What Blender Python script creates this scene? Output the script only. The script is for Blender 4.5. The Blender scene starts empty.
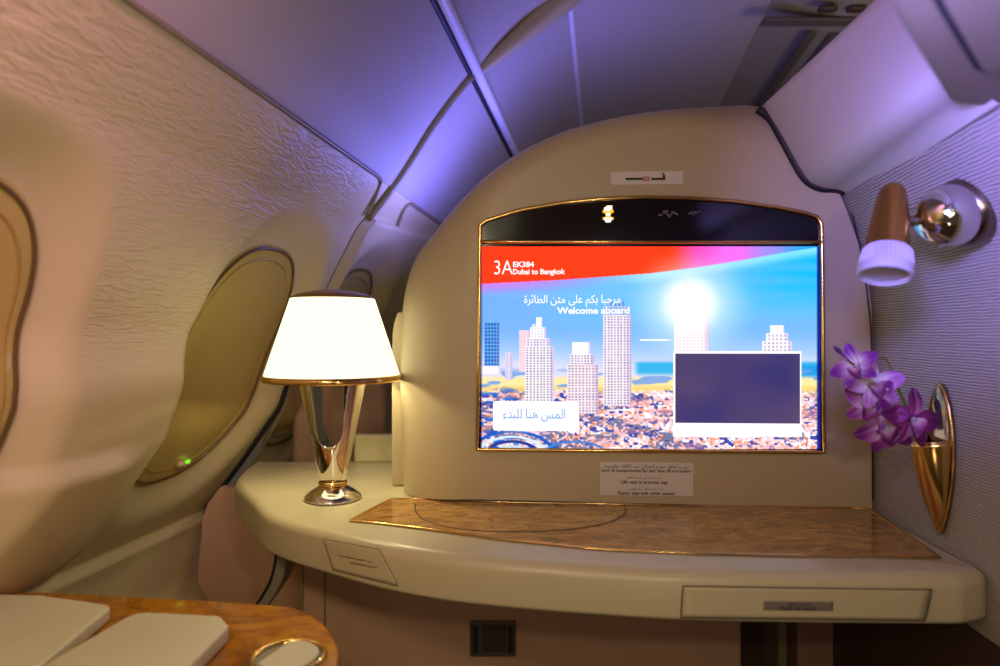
import bpy, bmesh, math, random
import numpy as np
from mathutils import Vector, Matrix

random.seed(4)
S = bpy.context.scene
COL = S.collection
C = 1.04                     # eye height above the cabin floor (m)
TOP = -0.287                 # shelf top, relative to the eye

# ------------------------------------------------------------------ camera
cam_d = bpy.data.cameras.new('camera')
cam = bpy.data.objects.new('camera', cam_d)
COL.objects.link(cam)
cam.location = (0, 0, C)
cam.rotation_euler = (math.pi / 2, 0, 0)
cam_d.sensor_width = 36
cam_d.lens = 24
cam_d.clip_start = 0.02
cam_d.dof.use_dof = True
cam_d.dof.focus_distance = 1.13
cam_d.dof.aperture_fstop = 2.4
S.camera = cam

# ------------------------------------------------------------------ view, world
S.view_settings.view_transform = 'Standard'
S.view_settings.look = 'None'
S.view_settings.exposure = 0.0
S.view_settings.gamma = 1.0
S.view_settings.use_curve_mapping = False
S.cycles.use_denoising = True
S.cycles.max_bounces = 8
S.cycles.sample_clamp_indirect = 4.0
S.cycles.caustics_reflective = False
S.cycles.caustics_refractive = False
W = bpy.data.worlds.new('cabin_ambient')
S.world = W
W.use_nodes = True
W.node_tree.nodes['Background'].inputs[0].default_value = (0.55, 0.43, 0.28, 1)
W.node_tree.nodes['Background'].inputs[1].default_value = 0.10


def area(name, loc, aim, size, power, color, size_y=None, spread=180):
    d = bpy.data.lights.new(name, 'AREA')
    d.energy = power
    d.color = color
    d.shape = 'RECTANGLE' if size_y else 'DISK'
    d.size = size
    if size_y:
        d.size_y = size_y
    d.spread = math.radians(spread)
    o = bpy.data.objects.new(name, d)
    COL.objects.link(o)
    o.location = (loc[0], loc[1], loc[2] + C)
    v = Vector(aim) - Vector(loc)
    o.rotation_euler = v.to_track_quat('-Z', 'Y').to_euler()
    return o


# reading light beside the seat (throws the orchid's shadow), cabin lights, mood lights, added fills
area('reading_light', (0.20, -0.10, 0.12), (0.30, 1.1, -0.15), 0.04, 1.25, (1.0, 0.88, 0.60))
area('cabin_light', (-0.25, -0.55, 0.75), (-0.3, 1.1, -0.2), 0.8, 1.7, (1.0, 0.87, 0.60))
area('seat_light_window', (-0.25, -0.05, 0.30), (-0.75, 0.60, -0.25), 0.12, 2.7, (1.0, 0.79, 0.46))
area('ceiling_bounce_fill', (-0.1, -0.4, 0.0), (-0.25, 0.9, 0.75), 0.3, 1.3, (1.0, 0.80, 0.62))  # added warm uplight, stands in for bounce on the ceiling
area('footwell_fill', (0.15, 0.15, -0.42), (-0.05, 1.3, -0.62), 0.12, 0.25, (1.0, 0.68, 0.48))  # added fill that lifts the wall under the shelf, no lamp there
area('mood_light_wall', (0.20, 0.35, 0.19), (0.62, 0.80, 0.19), 0.10, 1.6, (0.27, 0.23, 1.0), spread=64)
area('mood_light_window', (-0.1, 0.15, 0.62), (-0.62, 0.55, 0.45), 0.25, 2.5, (0.95, 0.40, 0.85), spread=75)
area('cove_light', (0.03, 1.66, 0.262), (-0.30, 1.57, 0.95), 0.24, 3.2, (0.18, 0.17, 1.0), 0.24)
area('cove_fill_window', (-0.10, 1.62, 0.265), (-0.50, 1.50, 0.40), 0.10, 0.34, (0.22, 0.24, 1.0), spread=150)  # extra hidden fill that strengthens the blue on the window wall
area('cove_light_far', (0.35, 1.62, 0.30), (0.35, 1.8, 0.9), 0.4, 1.1, (0.30, 0.25, 1.0), 0.2)
area('aisle_ceiling_fill', (1.00, 1.25, 0.30), (0.90, 2.1, 0.79), 0.3, 1.2, (1.0, 0.85, 0.60))  # added unseen fill that brightens the aisle ceiling


# ------------------------------------------------------------------ materials
def lin(c):
    return tuple(((v / 255) / 12.92 if v / 255 <= 0.04045 else ((v / 255 + 0.055) / 1.055) ** 2.4) for v in c) + (1,)


def mat(name, rgb, rough=0.5, metal=0.0, coat=0.0, emit=None, strength=0.0, sheen=0.0, spec=0.5):
    m = bpy.data.materials.new(name)
    m.use_nodes = True
    b = m.node_tree.nodes['Principled BSDF']
    b.inputs['Base Color'].default_value = lin(rgb)
    b.inputs['Roughness'].default_value = rough
    b.inputs['Metallic'].default_value = metal
    b.inputs['Coat Weight'].default_value = coat
    b.inputs['Specular IOR Level'].default_value = spec
    if emit:
        b.inputs['Emission Color'].default_value = lin(emit)
        b.inputs['Emission Strength'].default_value = strength
    return m


def N(m, kind, **kw):
    n = m.node_tree.nodes.new(kind)
    for k, v in kw.items():
        setattr(n, k, v)
    return n


def L(m, a, b):
    m.node_tree.links.new(a, b)


def bsdf(m):
    return m.node_tree.nodes['Principled BSDF']


def fine_grain(m, scale=900, strength=0.05, dist=0.0004):
    tc = N(m, 'ShaderNodeTexCoord')
    n = N(m, 'ShaderNodeTexNoise')
    n.inputs['Scale'].default_value = scale
    bp = N(m, 'ShaderNodeBump')
    bp.inputs['Strength'].default_value = strength
    bp.inputs['Distance'].default_value = dist
    L(m, tc.outputs['Object'], n.inputs['Vector'])
    L(m, n.outputs['Fac'], bp.inputs['Height'])
    L(m, bp.outputs['Normal'], bsdf(m).inputs['Normal'])
    return m


M = {}
M['cream'] = fine_grain(mat('cream_plastic', (180, 163, 131), 0.42), 500, 0.06)
M['shelfcream'] = fine_grain(mat('shelf_cream', (190, 178, 144), 0.33), 500, 0.04)
M['padcream'] = fine_grain(mat('pad_cream', (212, 204, 172), 0.55), 400, 0.12)
M['olive'] = mat('olive_trim', (132, 122, 92), 0.4)
M['bracket'] = mat('grey_bracket', (140, 132, 112), 0.35)
M['seam'] = mat('dark_seal', (28, 24, 20), 0.6)
M['groove'] = mat('brown_groove', (86, 66, 42), 0.6)
M['gold'] = mat('polished_gold', (224, 182, 110), 0.16, 1.0)
M['chrome'] = mat('chrome', (225, 220, 214), 0.06, 1.0)
M['smokechrome'] = mat('smoked_chrome', (150, 132, 112), 0.08, 1.0)
M['satin'] = mat('satin_bronze', (128, 112, 94), 0.22, 1.0)
M['bronze'] = mat('brushed_bronze', (160, 116, 50), 0.24, 0.85)
M['capbrown'] = mat('brown_cap', (150, 112, 58), 0.28, 0.5)
M['black'] = mat('gloss_black', (14, 11, 18), 0.12)
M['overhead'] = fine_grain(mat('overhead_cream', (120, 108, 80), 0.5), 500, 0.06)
M['grey'] = mat('grey_ceiling', (150, 142, 126), 0.6)
M['ceil'] = mat('ceiling_paint', (178, 168, 160), 0.55)
M['lip'] = mat('ceiling_lip', (225, 220, 225), 0.4)
M['cover'] = mat('cove_cover', (206, 198, 190), 0.6)
M['ribbed'] = mat('ribbed_white', (186, 180, 190), 0.35)
M['label'] = mat('placard', (208, 200, 190), 0.45)
bsdf(M['ribbed']).inputs['Subsurface Weight'].default_value = 0.8
bsdf(M['ribbed']).inputs['Subsurface Radius'].default_value = (0.02, 0.02, 0.02)
M['labelgrey'] = mat('placard_grey', (120, 108, 100), 0.4)
M['ink'] = mat('black_ink', (24, 18, 14), 0.6)
M['faintink'] = mat('embossed_ink', (110, 92, 58), 0.6)
M['redink'] = mat('red_ink', (168, 40, 36), 0.6)
M['stem'] = mat('stem_green', (112, 116, 44), 0.5)
M['bud'] = mat('dark_bud', (92, 40, 110), 0.5)
M['socket'] = mat('socket_grey', (92, 82, 76), 0.35)
M['darkpanel'] = mat('dark_panel', (70, 50, 44), 0.6)
M['brownpanel'] = mat('brown_panel', (160, 120, 102), 0.6)
M['slot'] = mat('grille_slot', (92, 84, 76), 0.6)
M['floor'] = mat('carpet', (88, 70, 60), 0.95)


def emission(name, rgb, s):
    m = bpy.data.materials.new(name)
    m.use_nodes = True
    nt = m.node_tree
    nt.nodes.clear()
    e = nt.nodes.new('ShaderNodeEmission')
    e.inputs[0].default_value = lin(rgb)
    e.inputs[1].default_value = s
    o = nt.nodes.new('ShaderNodeOutputMaterial')
    nt.links.new(e.outputs[0], o.inputs[0])
    return m


M['shade'] = emission('lit_glass_shade', (255, 245, 192), 1.8)
M['white_light'] = emission('screen_white', (255, 255, 255), 1.1)
M['blue_light'] = emission('screen_blue', (90, 160, 235), 1.0)
M['pink_light'] = emission('screen_pink', (226, 190, 232), 1.0)
M['slate_light'] = emission('screen_slate', (70, 60, 110), 1.0)
M['amber'] = emission('amber_sign', (255, 176, 30), 1.3)
M['signwhite'] = emission('white_sign', (255, 246, 225), 1.6)
M['greymark'] = mat('grey_mark', (96, 88, 98), 0.5)
M['green'] = emission('green_glow', (120, 230, 40), 1.2)
M['blank'] = mat('beige_spot', (206, 176, 140), 0.4)

# preview window: dark slate glass that still glows a little
m = M['slate_light']
tc = N(m, 'ShaderNodeTexCoord')
gr = N(m, 'ShaderNodeTexNoise')
gr.inputs['Scale'].default_value = 6
cr = N(m, 'ShaderNodeValToRGB')
cr.color_ramp.elements[0].position = 0.35
cr.color_ramp.elements[0].color = lin((58, 54, 118))
cr.color_ramp.elements[1].position = 0.65
cr.color_ramp.elements[1].color = lin((92, 74, 112))
L(m, tc.outputs['Object'], gr.inputs[0])
L(m, gr.outputs[0], cr.inputs[0])
L(m, cr.outputs[0], [n for n in m.node_tree.nodes if n.type == 'EMISSION'][0].inputs[0])


def burl(name, dark, mid, light, stretch=(1, 1, 1), sc=9.0):
    m = mat(name, mid, 0.16, 0, 0.5)
    b = bsdf(m)
    tc = N(m, 'ShaderNodeTexCoord')
    mp = N(m, 'ShaderNodeMapping')
    mp.inputs['Scale'].default_value = stretch
    n1 = N(m, 'ShaderNodeTexNoise')
    n1.inputs['Scale'].default_value = sc
    n1.inputs['Detail'].default_value = 8
    n1.inputs['Roughness'].default_value = 0.65
    n1.inputs['Distortion'].default_value = 1.3
    r1 = N(m, 'ShaderNodeValToRGB')
    r1.color_ramp.elements[0].position = 0.32
    r1.color_ramp.elements[0].color = lin(dark)
    r1.color_ramp.elements[1].position = 0.68
    r1.color_ramp.elements[1].color = lin(light)
    e = r1.color_ramp.elements.new(0.5)
    e.color = lin(mid)
    v = N(m, 'ShaderNodeTexVoronoi')
    v.inputs['Scale'].default_value = sc * 9
    n2 = N(m, 'ShaderNodeTexNoise')
    n2.inputs['Scale'].default_value = sc * 1.3
    r2 = N(m, 'ShaderNodeValToRGB')
    r2.color_ramp.elements[0].position = 0.06
    r2.color_ramp.elements[0].color = (1, 1, 1, 1)
    r2.color_ramp.elements[1].position = 0.20
    r2.color_ramp.elements[1].color = (0, 0, 0, 1)
    r3 = N(m, 'ShaderNodeValToRGB')
    r3.color_ramp.elements[0].position = 0.48
    r3.color_ramp.elements[1].position = 0.60
    mul = N(m, 'ShaderNodeMath', operation='MULTIPLY')
    mx = N(m, 'ShaderNodeMixRGB')
    mx.inputs[2].default_value = lin(tuple(int(c * 0.55) for c in dark))
    L(m, tc.outputs['Object'], mp.inputs[0])
    for q in (n1, v, n2):
        L(m, mp.outputs[0], q.inputs['Vector'])
    L(m, n1.outputs['Fac'], r1.inputs[0])
    L(m, v.outputs['Distance'], r2.inputs[0])
    L(m, n2.outputs['Fac'], r3.inputs[0])
    L(m, r2.outputs[0], mul.inputs[0])
    L(m, r3.outputs[0], mul.inputs[1])
    L(m, mul.outputs[0], mx.inputs[0])
    L(m, r1.outputs[0], mx.inputs[1])
    L(m, mx.outputs[0], b.inputs['Base Color'])
    return m


M['burl_inlay'] = burl('burl_inlay', (116, 78, 36), (170, 120, 58), (202, 154, 86), (0.7, 1.5, 1), 30)
M['burl_table'] = burl('burl_table', (108, 58, 6), (176, 104, 14), (214, 146, 32), (0.8, 1.2, 1), 10)


def ribbed_fabric(name, rgb):
    m = mat(name, rgb, 0.8)
    b = bsdf(m)
    tc = N(m, 'ShaderNodeTexCoord')
    mp = N(m, 'ShaderNodeMapping')
    mp.inputs['Scale'].default_value = (0.35, 0.35, 1)
    w = N(m, 'ShaderNodeTexWave', wave_type='BANDS', bands_direction='Z')
    w.inputs['Scale'].default_value = 80
    w.inputs['Distortion'].default_value = 2.6
    w.inputs['Detail'].default_value = 2.0
    w.inputs['Detail Scale'].default_value = 1.2
    bp = N(m, 'ShaderNodeBump')
    bp.inputs['Strength'].default_value = 0.55
    bp.inputs['Distance'].default_value = 0.0016
    r = N(m, 'ShaderNodeValToRGB')
    r.color_ramp.elements[0].color = lin(tuple(int(c * 0.62) for c in rgb))
    r.color_ramp.elements[1].color = lin(rgb)
    r.color_ramp.elements[1].position = 0.6
    L(m, tc.outputs['Object'], mp.inputs[0])
    L(m, mp.outputs[0], w.inputs['Vector'])
    L(m, w.outputs['Fac'], bp.inputs['Height'])
    L(m, w.outputs['Fac'], r.inputs[0])
    L(m, r.outputs[0], b.inputs['Base Color'])
    L(m, bp.outputs[0], b.inputs['Normal'])
    return m


M['fabric'] = ribbed_fabric('ribbed_wall_fabric', (180, 172, 160))


def sidewall_mat():
    m = mat('sidewall', (206, 188, 142), 0.45)
    b = bsdf(m)
    at = N(m, 'ShaderNodeAttribute', attribute_name='emboss')
    uv = N(m, 'ShaderNodeUVMap', uv_map='UVMap')
    mp = N(m, 'ShaderNodeMapping')
    mp.inputs['Scale'].default_value = (13, 52, 1)
    mp.inputs['Rotation'].default_value = (0, 0, math.radians(8))
    n = N(m, 'ShaderNodeTexNoise')
    n.inputs['Scale'].default_value = 2.2
    n.inputs['Detail'].default_value = 2
    n.inputs['Distortion'].default_value = 1.0
    mul = N(m, 'ShaderNodeMath', operation='MULTIPLY')
    bp = N(m, 'ShaderNodeBump')
    bp.inputs['Strength'].default_value = 0.5
    bp.inputs['Distance'].default_value = 0.0062
    L(m, uv.outputs[0], mp.inputs[0])
    L(m, mp.outputs[0], n.inputs['Vector'])
    L(m, n.outputs['Fac'], mul.inputs[0])
    L(m, at.outputs['Fac'], mul.inputs[1])
    L(m, mul.outputs[0], bp.inputs['Height'])
    L(m, bp.outputs[0], b.inputs['Normal'])
    return m


M['sidewall'] = sidewall_mat()
M['lens'] = mat('window_lens', (186, 162, 92), 0.12, 0.0, 0.3)
M['lensrim'] = mat('window_gasket', (100, 74, 38), 0.3)
M['lensring'] = mat('window_inner_ring', (170, 134, 62), 0.3)

m = M['pinkwall'] = mat('pink_brown_wall', (176, 136, 116), 0.6)
tc = N(m, 'ShaderNodeTexCoord')
nn = N(m, 'ShaderNodeTexNoise')
nn.inputs['Scale'].default_value = 3
rr = N(m, 'ShaderNodeValToRGB')
rr.color_ramp.elements[0].color = lin((196, 154, 124))
rr.color_ramp.elements[1].color = lin((214, 174, 144))
L(m, tc.outputs['Object'], nn.inputs[0])
L(m, nn.outputs[0], rr.inputs[0])
L(m, rr.outputs[0], bsdf(m).inputs['Base Color'])

m = M['petal'] = mat('orchid_petal', (150, 50, 150), 0.5)
at = N(m, 'ShaderNodeAttribute', attribute_name='tint')
L(m, at.outputs['Color'], bsdf(m).inputs['Base Color'])
bsdf(m).inputs['Subsurface Weight'].default_value = 0.1
bsdf(m).inputs['Subsurface Radius'].default_value = (0.004, 0.002, 0.003)

m = bpy.data.materials.new('display_picture')
m.use_nodes = True
m.node_tree.nodes.clear()
at = N(m, 'ShaderNodeAttribute', attribute_name='picture')
em = N(m, 'ShaderNodeEmission')
em.inputs[1].default_value = 1.15
oo = N(m, 'ShaderNodeOutputMaterial')
L(m, at.outputs['Color'], em.inputs[0])
L(m, em.outputs[0], oo.inputs[0])
M['picture'] = m


# ------------------------------------------------------------------ mesh helpers
def P(px, py, y):
    """photo pixel -> point at depth y, heights relative to the eye"""
    return ((px - 500) / 667 * y, y, (333 - py) / 667 * y)


def Q(px, py, z):
    """photo pixel -> x, y of a point at height z relative to the eye"""
    y = -z * 667 / (py - 333)
    return ((px - 500) / 667 * y, y)


def tag(o, label=None, cat=None, group=None, kind=None):
    if label:
        o['label'] = label
    if cat:
        o['category'] = cat
    if group:
        o['group'] = group
    if kind:
        o['kind'] = kind
    return o


def thing(name, loc, label, cat, group=None, kind=None):
    o = bpy.data.objects.new(name, None)
    COL.objects.link(o)
    o.empty_display_size = 0.05
    o.location = (loc[0], loc[1], loc[2] + C)
    return tag(o, label, cat, group, kind)


def world_loc(o):
    v = Vector((0, 0, 0))
    while o:
        v += Vector(o.location)
        o = o.parent
    return v


def mesh(name, verts, faces, material, parent=None, smooth=True, origin=None):
    """verts: heights relative to the eye; linked as one mesh object"""
    off = Vector((0, 0, 0))
    if parent:
        off = world_loc(parent)
    elif origin:
        off = Vector((origin[0], origin[1], origin[2] + C))
    me = bpy.data.meshes.new(name)
    me.from_pydata([(v[0] - off.x, v[1] - off.y, v[2] + C - off.z) for v in verts], [], faces)
    me.materials.append(material)
    bm = bmesh.new()
    bm.from_mesh(me)
    bmesh.ops.recalc_face_normals(bm, faces=bm.faces)
    bm.to_mesh(me)
    bm.free()
    if smooth:
        me.polygons.foreach_set('use_smooth', [True] * len(me.polygons))
    o = bpy.data.objects.new(name, me)
    COL.objects.link(o)
    if parent:
        o.parent = parent
    else:
        o.location = off
    return o


def sharp(o, deg=35):
    me = o.data
    bm = bmesh.new()
    bm.from_mesh(me)
    for e in bm.edges:
        if len(e.link_faces) == 2 and e.calc_face_angle(0) > math.radians(deg):
            e.smooth = False
    bm.to_mesh(me)
    bm.free()
    return o


def bevel(o, w, seg=3):
    b = o.modifiers.new('bevel', 'BEVEL')
    b.width = w
    b.segments = seg
    b.limit_method = 'ANGLE'
    b.angle_limit = math.radians(35)
    return o


def rings_mesh(rings, closed=True, cap0=False, cap1=False):
    v, f = [], []
    n = len(rings[0])
    for r in rings:
        v += list(r)
    for k in range(len(rings) - 1):
        for i in range(n if closed else n - 1):
            j = (i + 1) % n
            f.append((k * n + i, k * n + j, (k + 1) * n + j, (k + 1) * n + i))
    if cap0:
        f.append(tuple(range(n))[::-1])
    if cap1:
        f.append(tuple((len(rings) - 1) * n + i for i in range(n)))
    return v, f


def lathe(profile, n=48, mtx=Matrix(), cap0=False, cap1=False):
    rings = []
    for r, z in profile:
        rings.append([tuple(mtx @ Vector((r * math.cos(2 * math.pi * i / n), r * math.sin(2 * math.pi * i / n), z)))
                      for i in range(n)])
    return rings_mesh(rings, True, cap0, cap1)


def tube(pts, r, n=10, closed=False, flat=1.0):
    pts = [Vector(p) for p in pts]
    m = len(pts)
    rings = []
    up = Vector((0, 0, 1))
    prev = None
    for i, p in enumerate(pts):
        if closed:
            t = pts[(i + 1) % m] - pts[i - 1]
        else:
            t = pts[min(i + 1, m - 1)] - pts[max(i - 1, 0)]
        t.normalize()
        if prev is None:
            a = t.cross(up)
            if a.length < 1e-3:
                a = t.cross(Vector((0, 1, 0)))
        else:
            a = prev - t * prev.dot(t)
        a.normalize()
        prev = a
        b = t.cross(a)
        rr = r[i] if isinstance(r, (list, tuple)) else r
        rings.append([tuple(p + (a * math.cos(2 * math.pi * k / n) + b * math.sin(2 * math.pi * k / n) * flat) * rr)
                      for k in range(n)])
    if closed:
        rings.append(rings[0])
    return rings_mesh(rings, True, not closed, not closed)


def smooth_pts(pts, n=60, closed=False):
    """Catmull-Rom through points (tuples of any size), n samples evenly by parameter"""
    A = [np.array(p, float) for p in pts]
    m = len(A)
    out = []
    segs = m if closed else m - 1
    for k in range(n if closed else n + 1):
        t = k * segs / n
        i = min(int(t), segs - 1)
        u = t - i
        g = (lambda j: A[j % m]) if closed else (lambda j: A[min(max(j, 0), m - 1)])
        p0, p1, p2, p3 = g(i - 1), g(i), g(i + 1), g(i + 2)
        out.append(tuple(0.5 * ((2 * p1) + (p2 - p0) * u + (2 * p0 - 5 * p1 + 4 * p2 - p3) * u * u
                                + (3 * p1 - p0 - 3 * p2 + p3) * u ** 3)))
    return out


def round_corners(poly, radii, seg=8):
    out = []
    n = len(poly)
    for i in range(n):
        p = Vector(poly[i]).to_2d()
        a = Vector(poly[i - 1]).to_2d()
        b = Vector(poly[(i + 1) % n]).to_2d()
        r = radii[i] if isinstance(radii, (list, tuple)) else radii
        if r <= 0:
            out.append(tuple(p))
            continue
        u, w = (a - p), (b - p)
        lu, lw = u.length, w.length
        u.normalize()
        w.normalize()
        half = math.acos(max(-1, min(1, u.dot(w)))) / 2
        d = min(r / math.tan(half), lu * 0.48, lw * 0.48)
        s, e = p + u * d, p + w * d
        for k in range(seg + 1):
            t = k / seg
            out.append(tuple(s * (1 - t) ** 2 + p * 2 * t * (1 - t) + e * t * t))
    return out


def densify(poly, step):
    out = []
    n = len(poly)
    for i in range(n):
        a, b = np.array(poly[i]), np.array(poly[(i + 1) % n])
        k = max(1, int(np.linalg.norm(b - a) / step))
        for j in range(k):
            out.append(tuple(a + (b - a) * j / k))
    return out


def normals2d(poly, closed=True):
    n = len(poly)
    area2 = sum(poly[i][0] * poly[(i + 1) % n][1] - poly[(i + 1) % n][0] * poly[i][1] for i in range(n))
    sg = 1 if area2 > 0 else -1
    out = []
    for i in range(n):
        a = poly[i - 1] if closed or i > 0 else poly[i]
        b = poly[(i + 1) % n] if closed or i < n - 1 else poly[i]
        t = Vector((b[0] - a[0], b[1] - a[1]))
        t.normalize()
        out.append((t.y * sg, -t.x * sg))
    return out


def slab(poly, z0, z1, rt=0.0, rb=0.0, seg=6):
    """horizontal slab with rounded top (rt) and bottom (rb) edges"""
    nm = normals2d(poly)
    rings = []

    def ring(off, z):
        return [(p[0] - q[0] * off, p[1] - q[1] * off, z) for p, q in zip(poly, nm)]
    if rb > 0:
        for k in range(seg + 1):
            a = math.pi / 2 * k / seg
            rings.append(ring(rb * (1 - math.sin(a)), z0 + rb * (1 - math.cos(a))))
    else:
        rings.append(ring(0, z0))
    if rt > 0:
        for k in range(seg + 1):
            a = math.pi / 2 * k / seg
            rings.append(ring(rt * (1 - math.cos(a)), z1 - rt + rt * math.sin(a)))
    else:
        rings.append(ring(0, z1))
    v, f = rings_mesh(rings, True)
    n = len(poly)
    for k, z in ((0, z0), (len(rings) - 1, z1)):
        c = len(v)
        v.append((sum(p[0] for p in rings[k]) / n, sum(p[1] for p in rings[k]) / n, z))
        f += [(k * n + i, k * n + (i + 1) % n, c) for i in range(n)]
    return v, f


def box(x0, x1, y0, y1, z0, z1):
    v = [(x, y, z) for x in (x0, x1) for y in (y0, y1) for z in (z0, z1)]
    f = [(0, 1, 3, 2), (4, 6, 7, 5), (0, 4, 5, 1), (2, 3, 7, 6), (0, 2, 6, 4), (1, 5, 7, 3)]
    return v, f


def hexa(p):
    """8 points: 4 of one face, then the 4 opposite in the same order"""
    return p, [(0, 1, 2, 3), (7, 6, 5, 4), (0, 4, 5, 1), (1, 5, 6, 2), (2, 6, 7, 3), (3, 7, 4, 0)]


def join(*vf):
    V, F = [], []
    for v, f in vf:
        b = len(V)
        V += list(v)
        F += [tuple(i + b for i in q) for q in f]
    return V, F


# Arabic letters to joined forms (isolated, final, initial, medial)
AR = {'\u0627': 'FE8D FE8E - -', '\u0628': 'FE8F FE90 FE91 FE92', '\u0629': 'FE93 FE94 - -', '\u062a': 'FE95 FE96 FE97 FE98',
      '\u062d': 'FEA1 FEA2 FEA3 FEA4', '\u062f': 'FEA9 FEAA - -', '\u0631': 'FEAD FEAE - -', '\u0633': 'FEB1 FEB2 FEB3 FEB4',
      '\u0637': 'FEC1 FEC2 FEC3 FEC4', '\u0639': 'FEC9 FECA FECB FECC', '\u0642': 'FED5 FED6 FED7 FED8',
      '\u0643': 'FED9 FEDA FEDB FEDC', '\u0644': 'FEDD FEDE FEDF FEE0', '\u0645': 'FEE1 FEE2 FEE3 FEE4',
      '\u0646': 'FEE5 FEE6 FEE7 FEE8', '\u0647': 'FEE9 FEEA FEEB FEEC', '\u0648': 'FEED FEEE - -', '\u0649': 'FEEF FEF0 - -',
      '\u064a': 'FEF1 FEF2 FEF3 FEF4', '\u0626': 'FE89 FE8A FE8B FE8C', '\u0621': 'FE80 - - -', '\u0636': 'FEBD FEBE FEBF FEC0',
      '\u062c': 'FE9D FE9E FE9F FEA0', '\u0641': 'FED1 FED2 FED3 FED4', '\u0634': 'FEB5 FEB6 FEB7 FEB8',
      '\u0635': 'FEB9 FEBA FEBB FEBC', '\u0632': 'FEAF FEB0 - -', '\u062e': 'FEA5 FEA6 FEA7 FEA8', '\u0623': 'FE83 FE84 - -'}


def arabic(s):
    out = []
    for i, ch in enumerate(s):
        if ch not in AR:
            out.append(ch)
            continue
        fm = AR[ch].split()
        prev = s[i - 1] if i else ' '
        nxt = s[i + 1] if i + 1 < len(s) else ' '
        jp = prev in AR and AR[prev].split()[2] != '-' and fm[1] != '-'
        jn = nxt in AR and AR[nxt].split()[1] != '-' and fm[2] != '-'
        k = (3 if jn else 1) if jp else (2 if jn else 0)
        out.append(chr(int(fm[k], 16)))
    return ''.join(reversed(out))


def text_vf(body, bold=0.0, depth=0.0):
    cu = bpy.data.curves.new('text', 'FONT')
    cu.body = body
    cu.align_x = 'CENTER'
    cu.align_y = 'CENTER'
    cu.offset = bold
    cu.extrude = depth
    cu.resolution_u = 3
    o = bpy.data.objects.new('text', cu)
    COL.objects.link(o)
    dg = bpy.context.evaluated_depsgraph_get()
    me = bpy.data.meshes.new_from_object(o.evaluated_get(dg))
    v = [tuple(q.co) for q in me.vertices]
    f = [tuple(p.vertices) for p in me.polygons]
    bpy.data.objects.remove(o)
    bpy.data.curves.remove(cu)
    bpy.data.meshes.remove(me)
    return v, f


# ------------------------------------------------------------------ fuselage side wall and ceiling
SL = 0.15          # the fuselage axis runs along (0.15, 1)
pz = [-1.05, -.80, -.66, -.60, -.56, -.45, -.424, -.414, -.30, -.25, -.17, -.04, .12, .24, .34]
pl = [-.86, -.86, -.875, -.895, -.925, -.912, -.904, -.922, -.835, -.80, -.745, -.70, -.625, -.565, -.486]


def prof(z):
    z = np.asarray(z, float)
    s = 0
    for d in (-.006, -.003, 0, .003, .006):
        s = s + np.interp(z + d, pz, pl)
    return s / 5


WINS = [(0.652, 0.165), (1.315, 0.165), (1.745, 0.155)]        # centre along the axis, half length
WZ, WB = -0.0625, 0.228


def srad(y, z, k):
    yc, a = WINS[k]
    n = 2.7
    return (abs((y - yc) / a) ** n + abs((z - WZ) / WB) ** n) ** (1 / n)


def sstep(a, b, x):
    t = np.clip((x - a) / (b - a), 0, 1)
    return t * t * (3 - 2 * t)


def wallL(y, z, reveal=True):
    v = float(prof(z))
    # the near panel stands a little proud of the next one below the window line
    if y > 1.555:      # the next bay's panel is capped below the lit cove
        v += .022 * float(sstep(.272 + .05 * (y - 1.57), .264 + .05 * (y - 1.57), z))
    bul = (1 - sstep(1.085, 1.125, y)) * (0.004 + 0.034 * sstep(.02, -.10, z)) * (1 - sstep(-.34, -.44, z))
    rib = (1 - sstep(.96, 1.085, y)) * 0.034 * sstep(-.168, -.198, z) * (1 - sstep(-.36, -.46, z))
    dep = 0
    for k in range(3 if reveal else 0):
        dep = max(dep, 0.040 * (1 - sstep(1.0, 1.34, srad(y, z, k))))
    return v + bul + rib - dep


def wallP(y, z, off=0.0):
    return (SL * y + wallL(y, z) + off, y, z)


def emboss(y, z):
    e = sstep(-.12, 0.02, z) * sstep(-.12, 0.02, z)
    for k in range(3):
        e *= sstep(1.27, 1.36, srad(y, z, k))
    return float(e * (1 - sstep(1.38, 1.46, y)))


def build_sidewall(name, y0, y1, step):
    ys = np.arange(y0, y1 + 1e-6, step)
    zs = list(np.arange(-1.04, -.46, .03)) + list(np.arange(-.46, -.432, .0085)) + list(np.arange(-.432, -.40, .002)) + list(np.arange(-.40, .3401, .0085)) + [.34]
    V, F, E, UV = [], [], [], []
    ny, nz = len(ys), len(zs)
    for y in ys:
        for z in zs:
            V.append(wallP(y, z))
            E.append(emboss(y, z))
            UV.append((y, z * 1.15))
    for i in range(ny - 1):
        for j in range(nz - 1):
            yc, zc = (ys[i] + ys[i + 1]) / 2, (zs[j] + zs[j + 1]) / 2
            if min(srad(yc, zc, k) for k in range(3)) < 0.93:
                continue
            F.append((i * nz + j, (i + 1) * nz + j, (i + 1) * nz + j + 1, i * nz + j + 1))
    o = mesh(name, V, F, M['sidewall'])
    me = o.data
    a = me.attributes.new('emboss', 'FLOAT', 'POINT')
    a.data.foreach_set('value', E)
    uv = me.uv_layers.new(name='UVMap')
    for lp in me.loops:
        uv.data[lp.index].uv = UV[lp.vertex_index]
    tag(o, kind='structure')
    return o


build_sidewall('wall_left', -.30, 1.546, .0105)
o = build_sidewall('wall_left', 1.562, 3.0, .016)
tag(o, 'cream sidewall panel beyond the dark joint, behind the lamp', 'wall')

# dark rubber joint between the two sidewall panels
v, f = tube([(SL * 1.554 + wallL(1.546, z) - .003, 1.554, z) for z in np.arange(-1.0, .10, .02)], .0085, 8)
o = mesh('trim_1', v, f, M['seam'])
tag(o, kind='structure')

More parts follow.
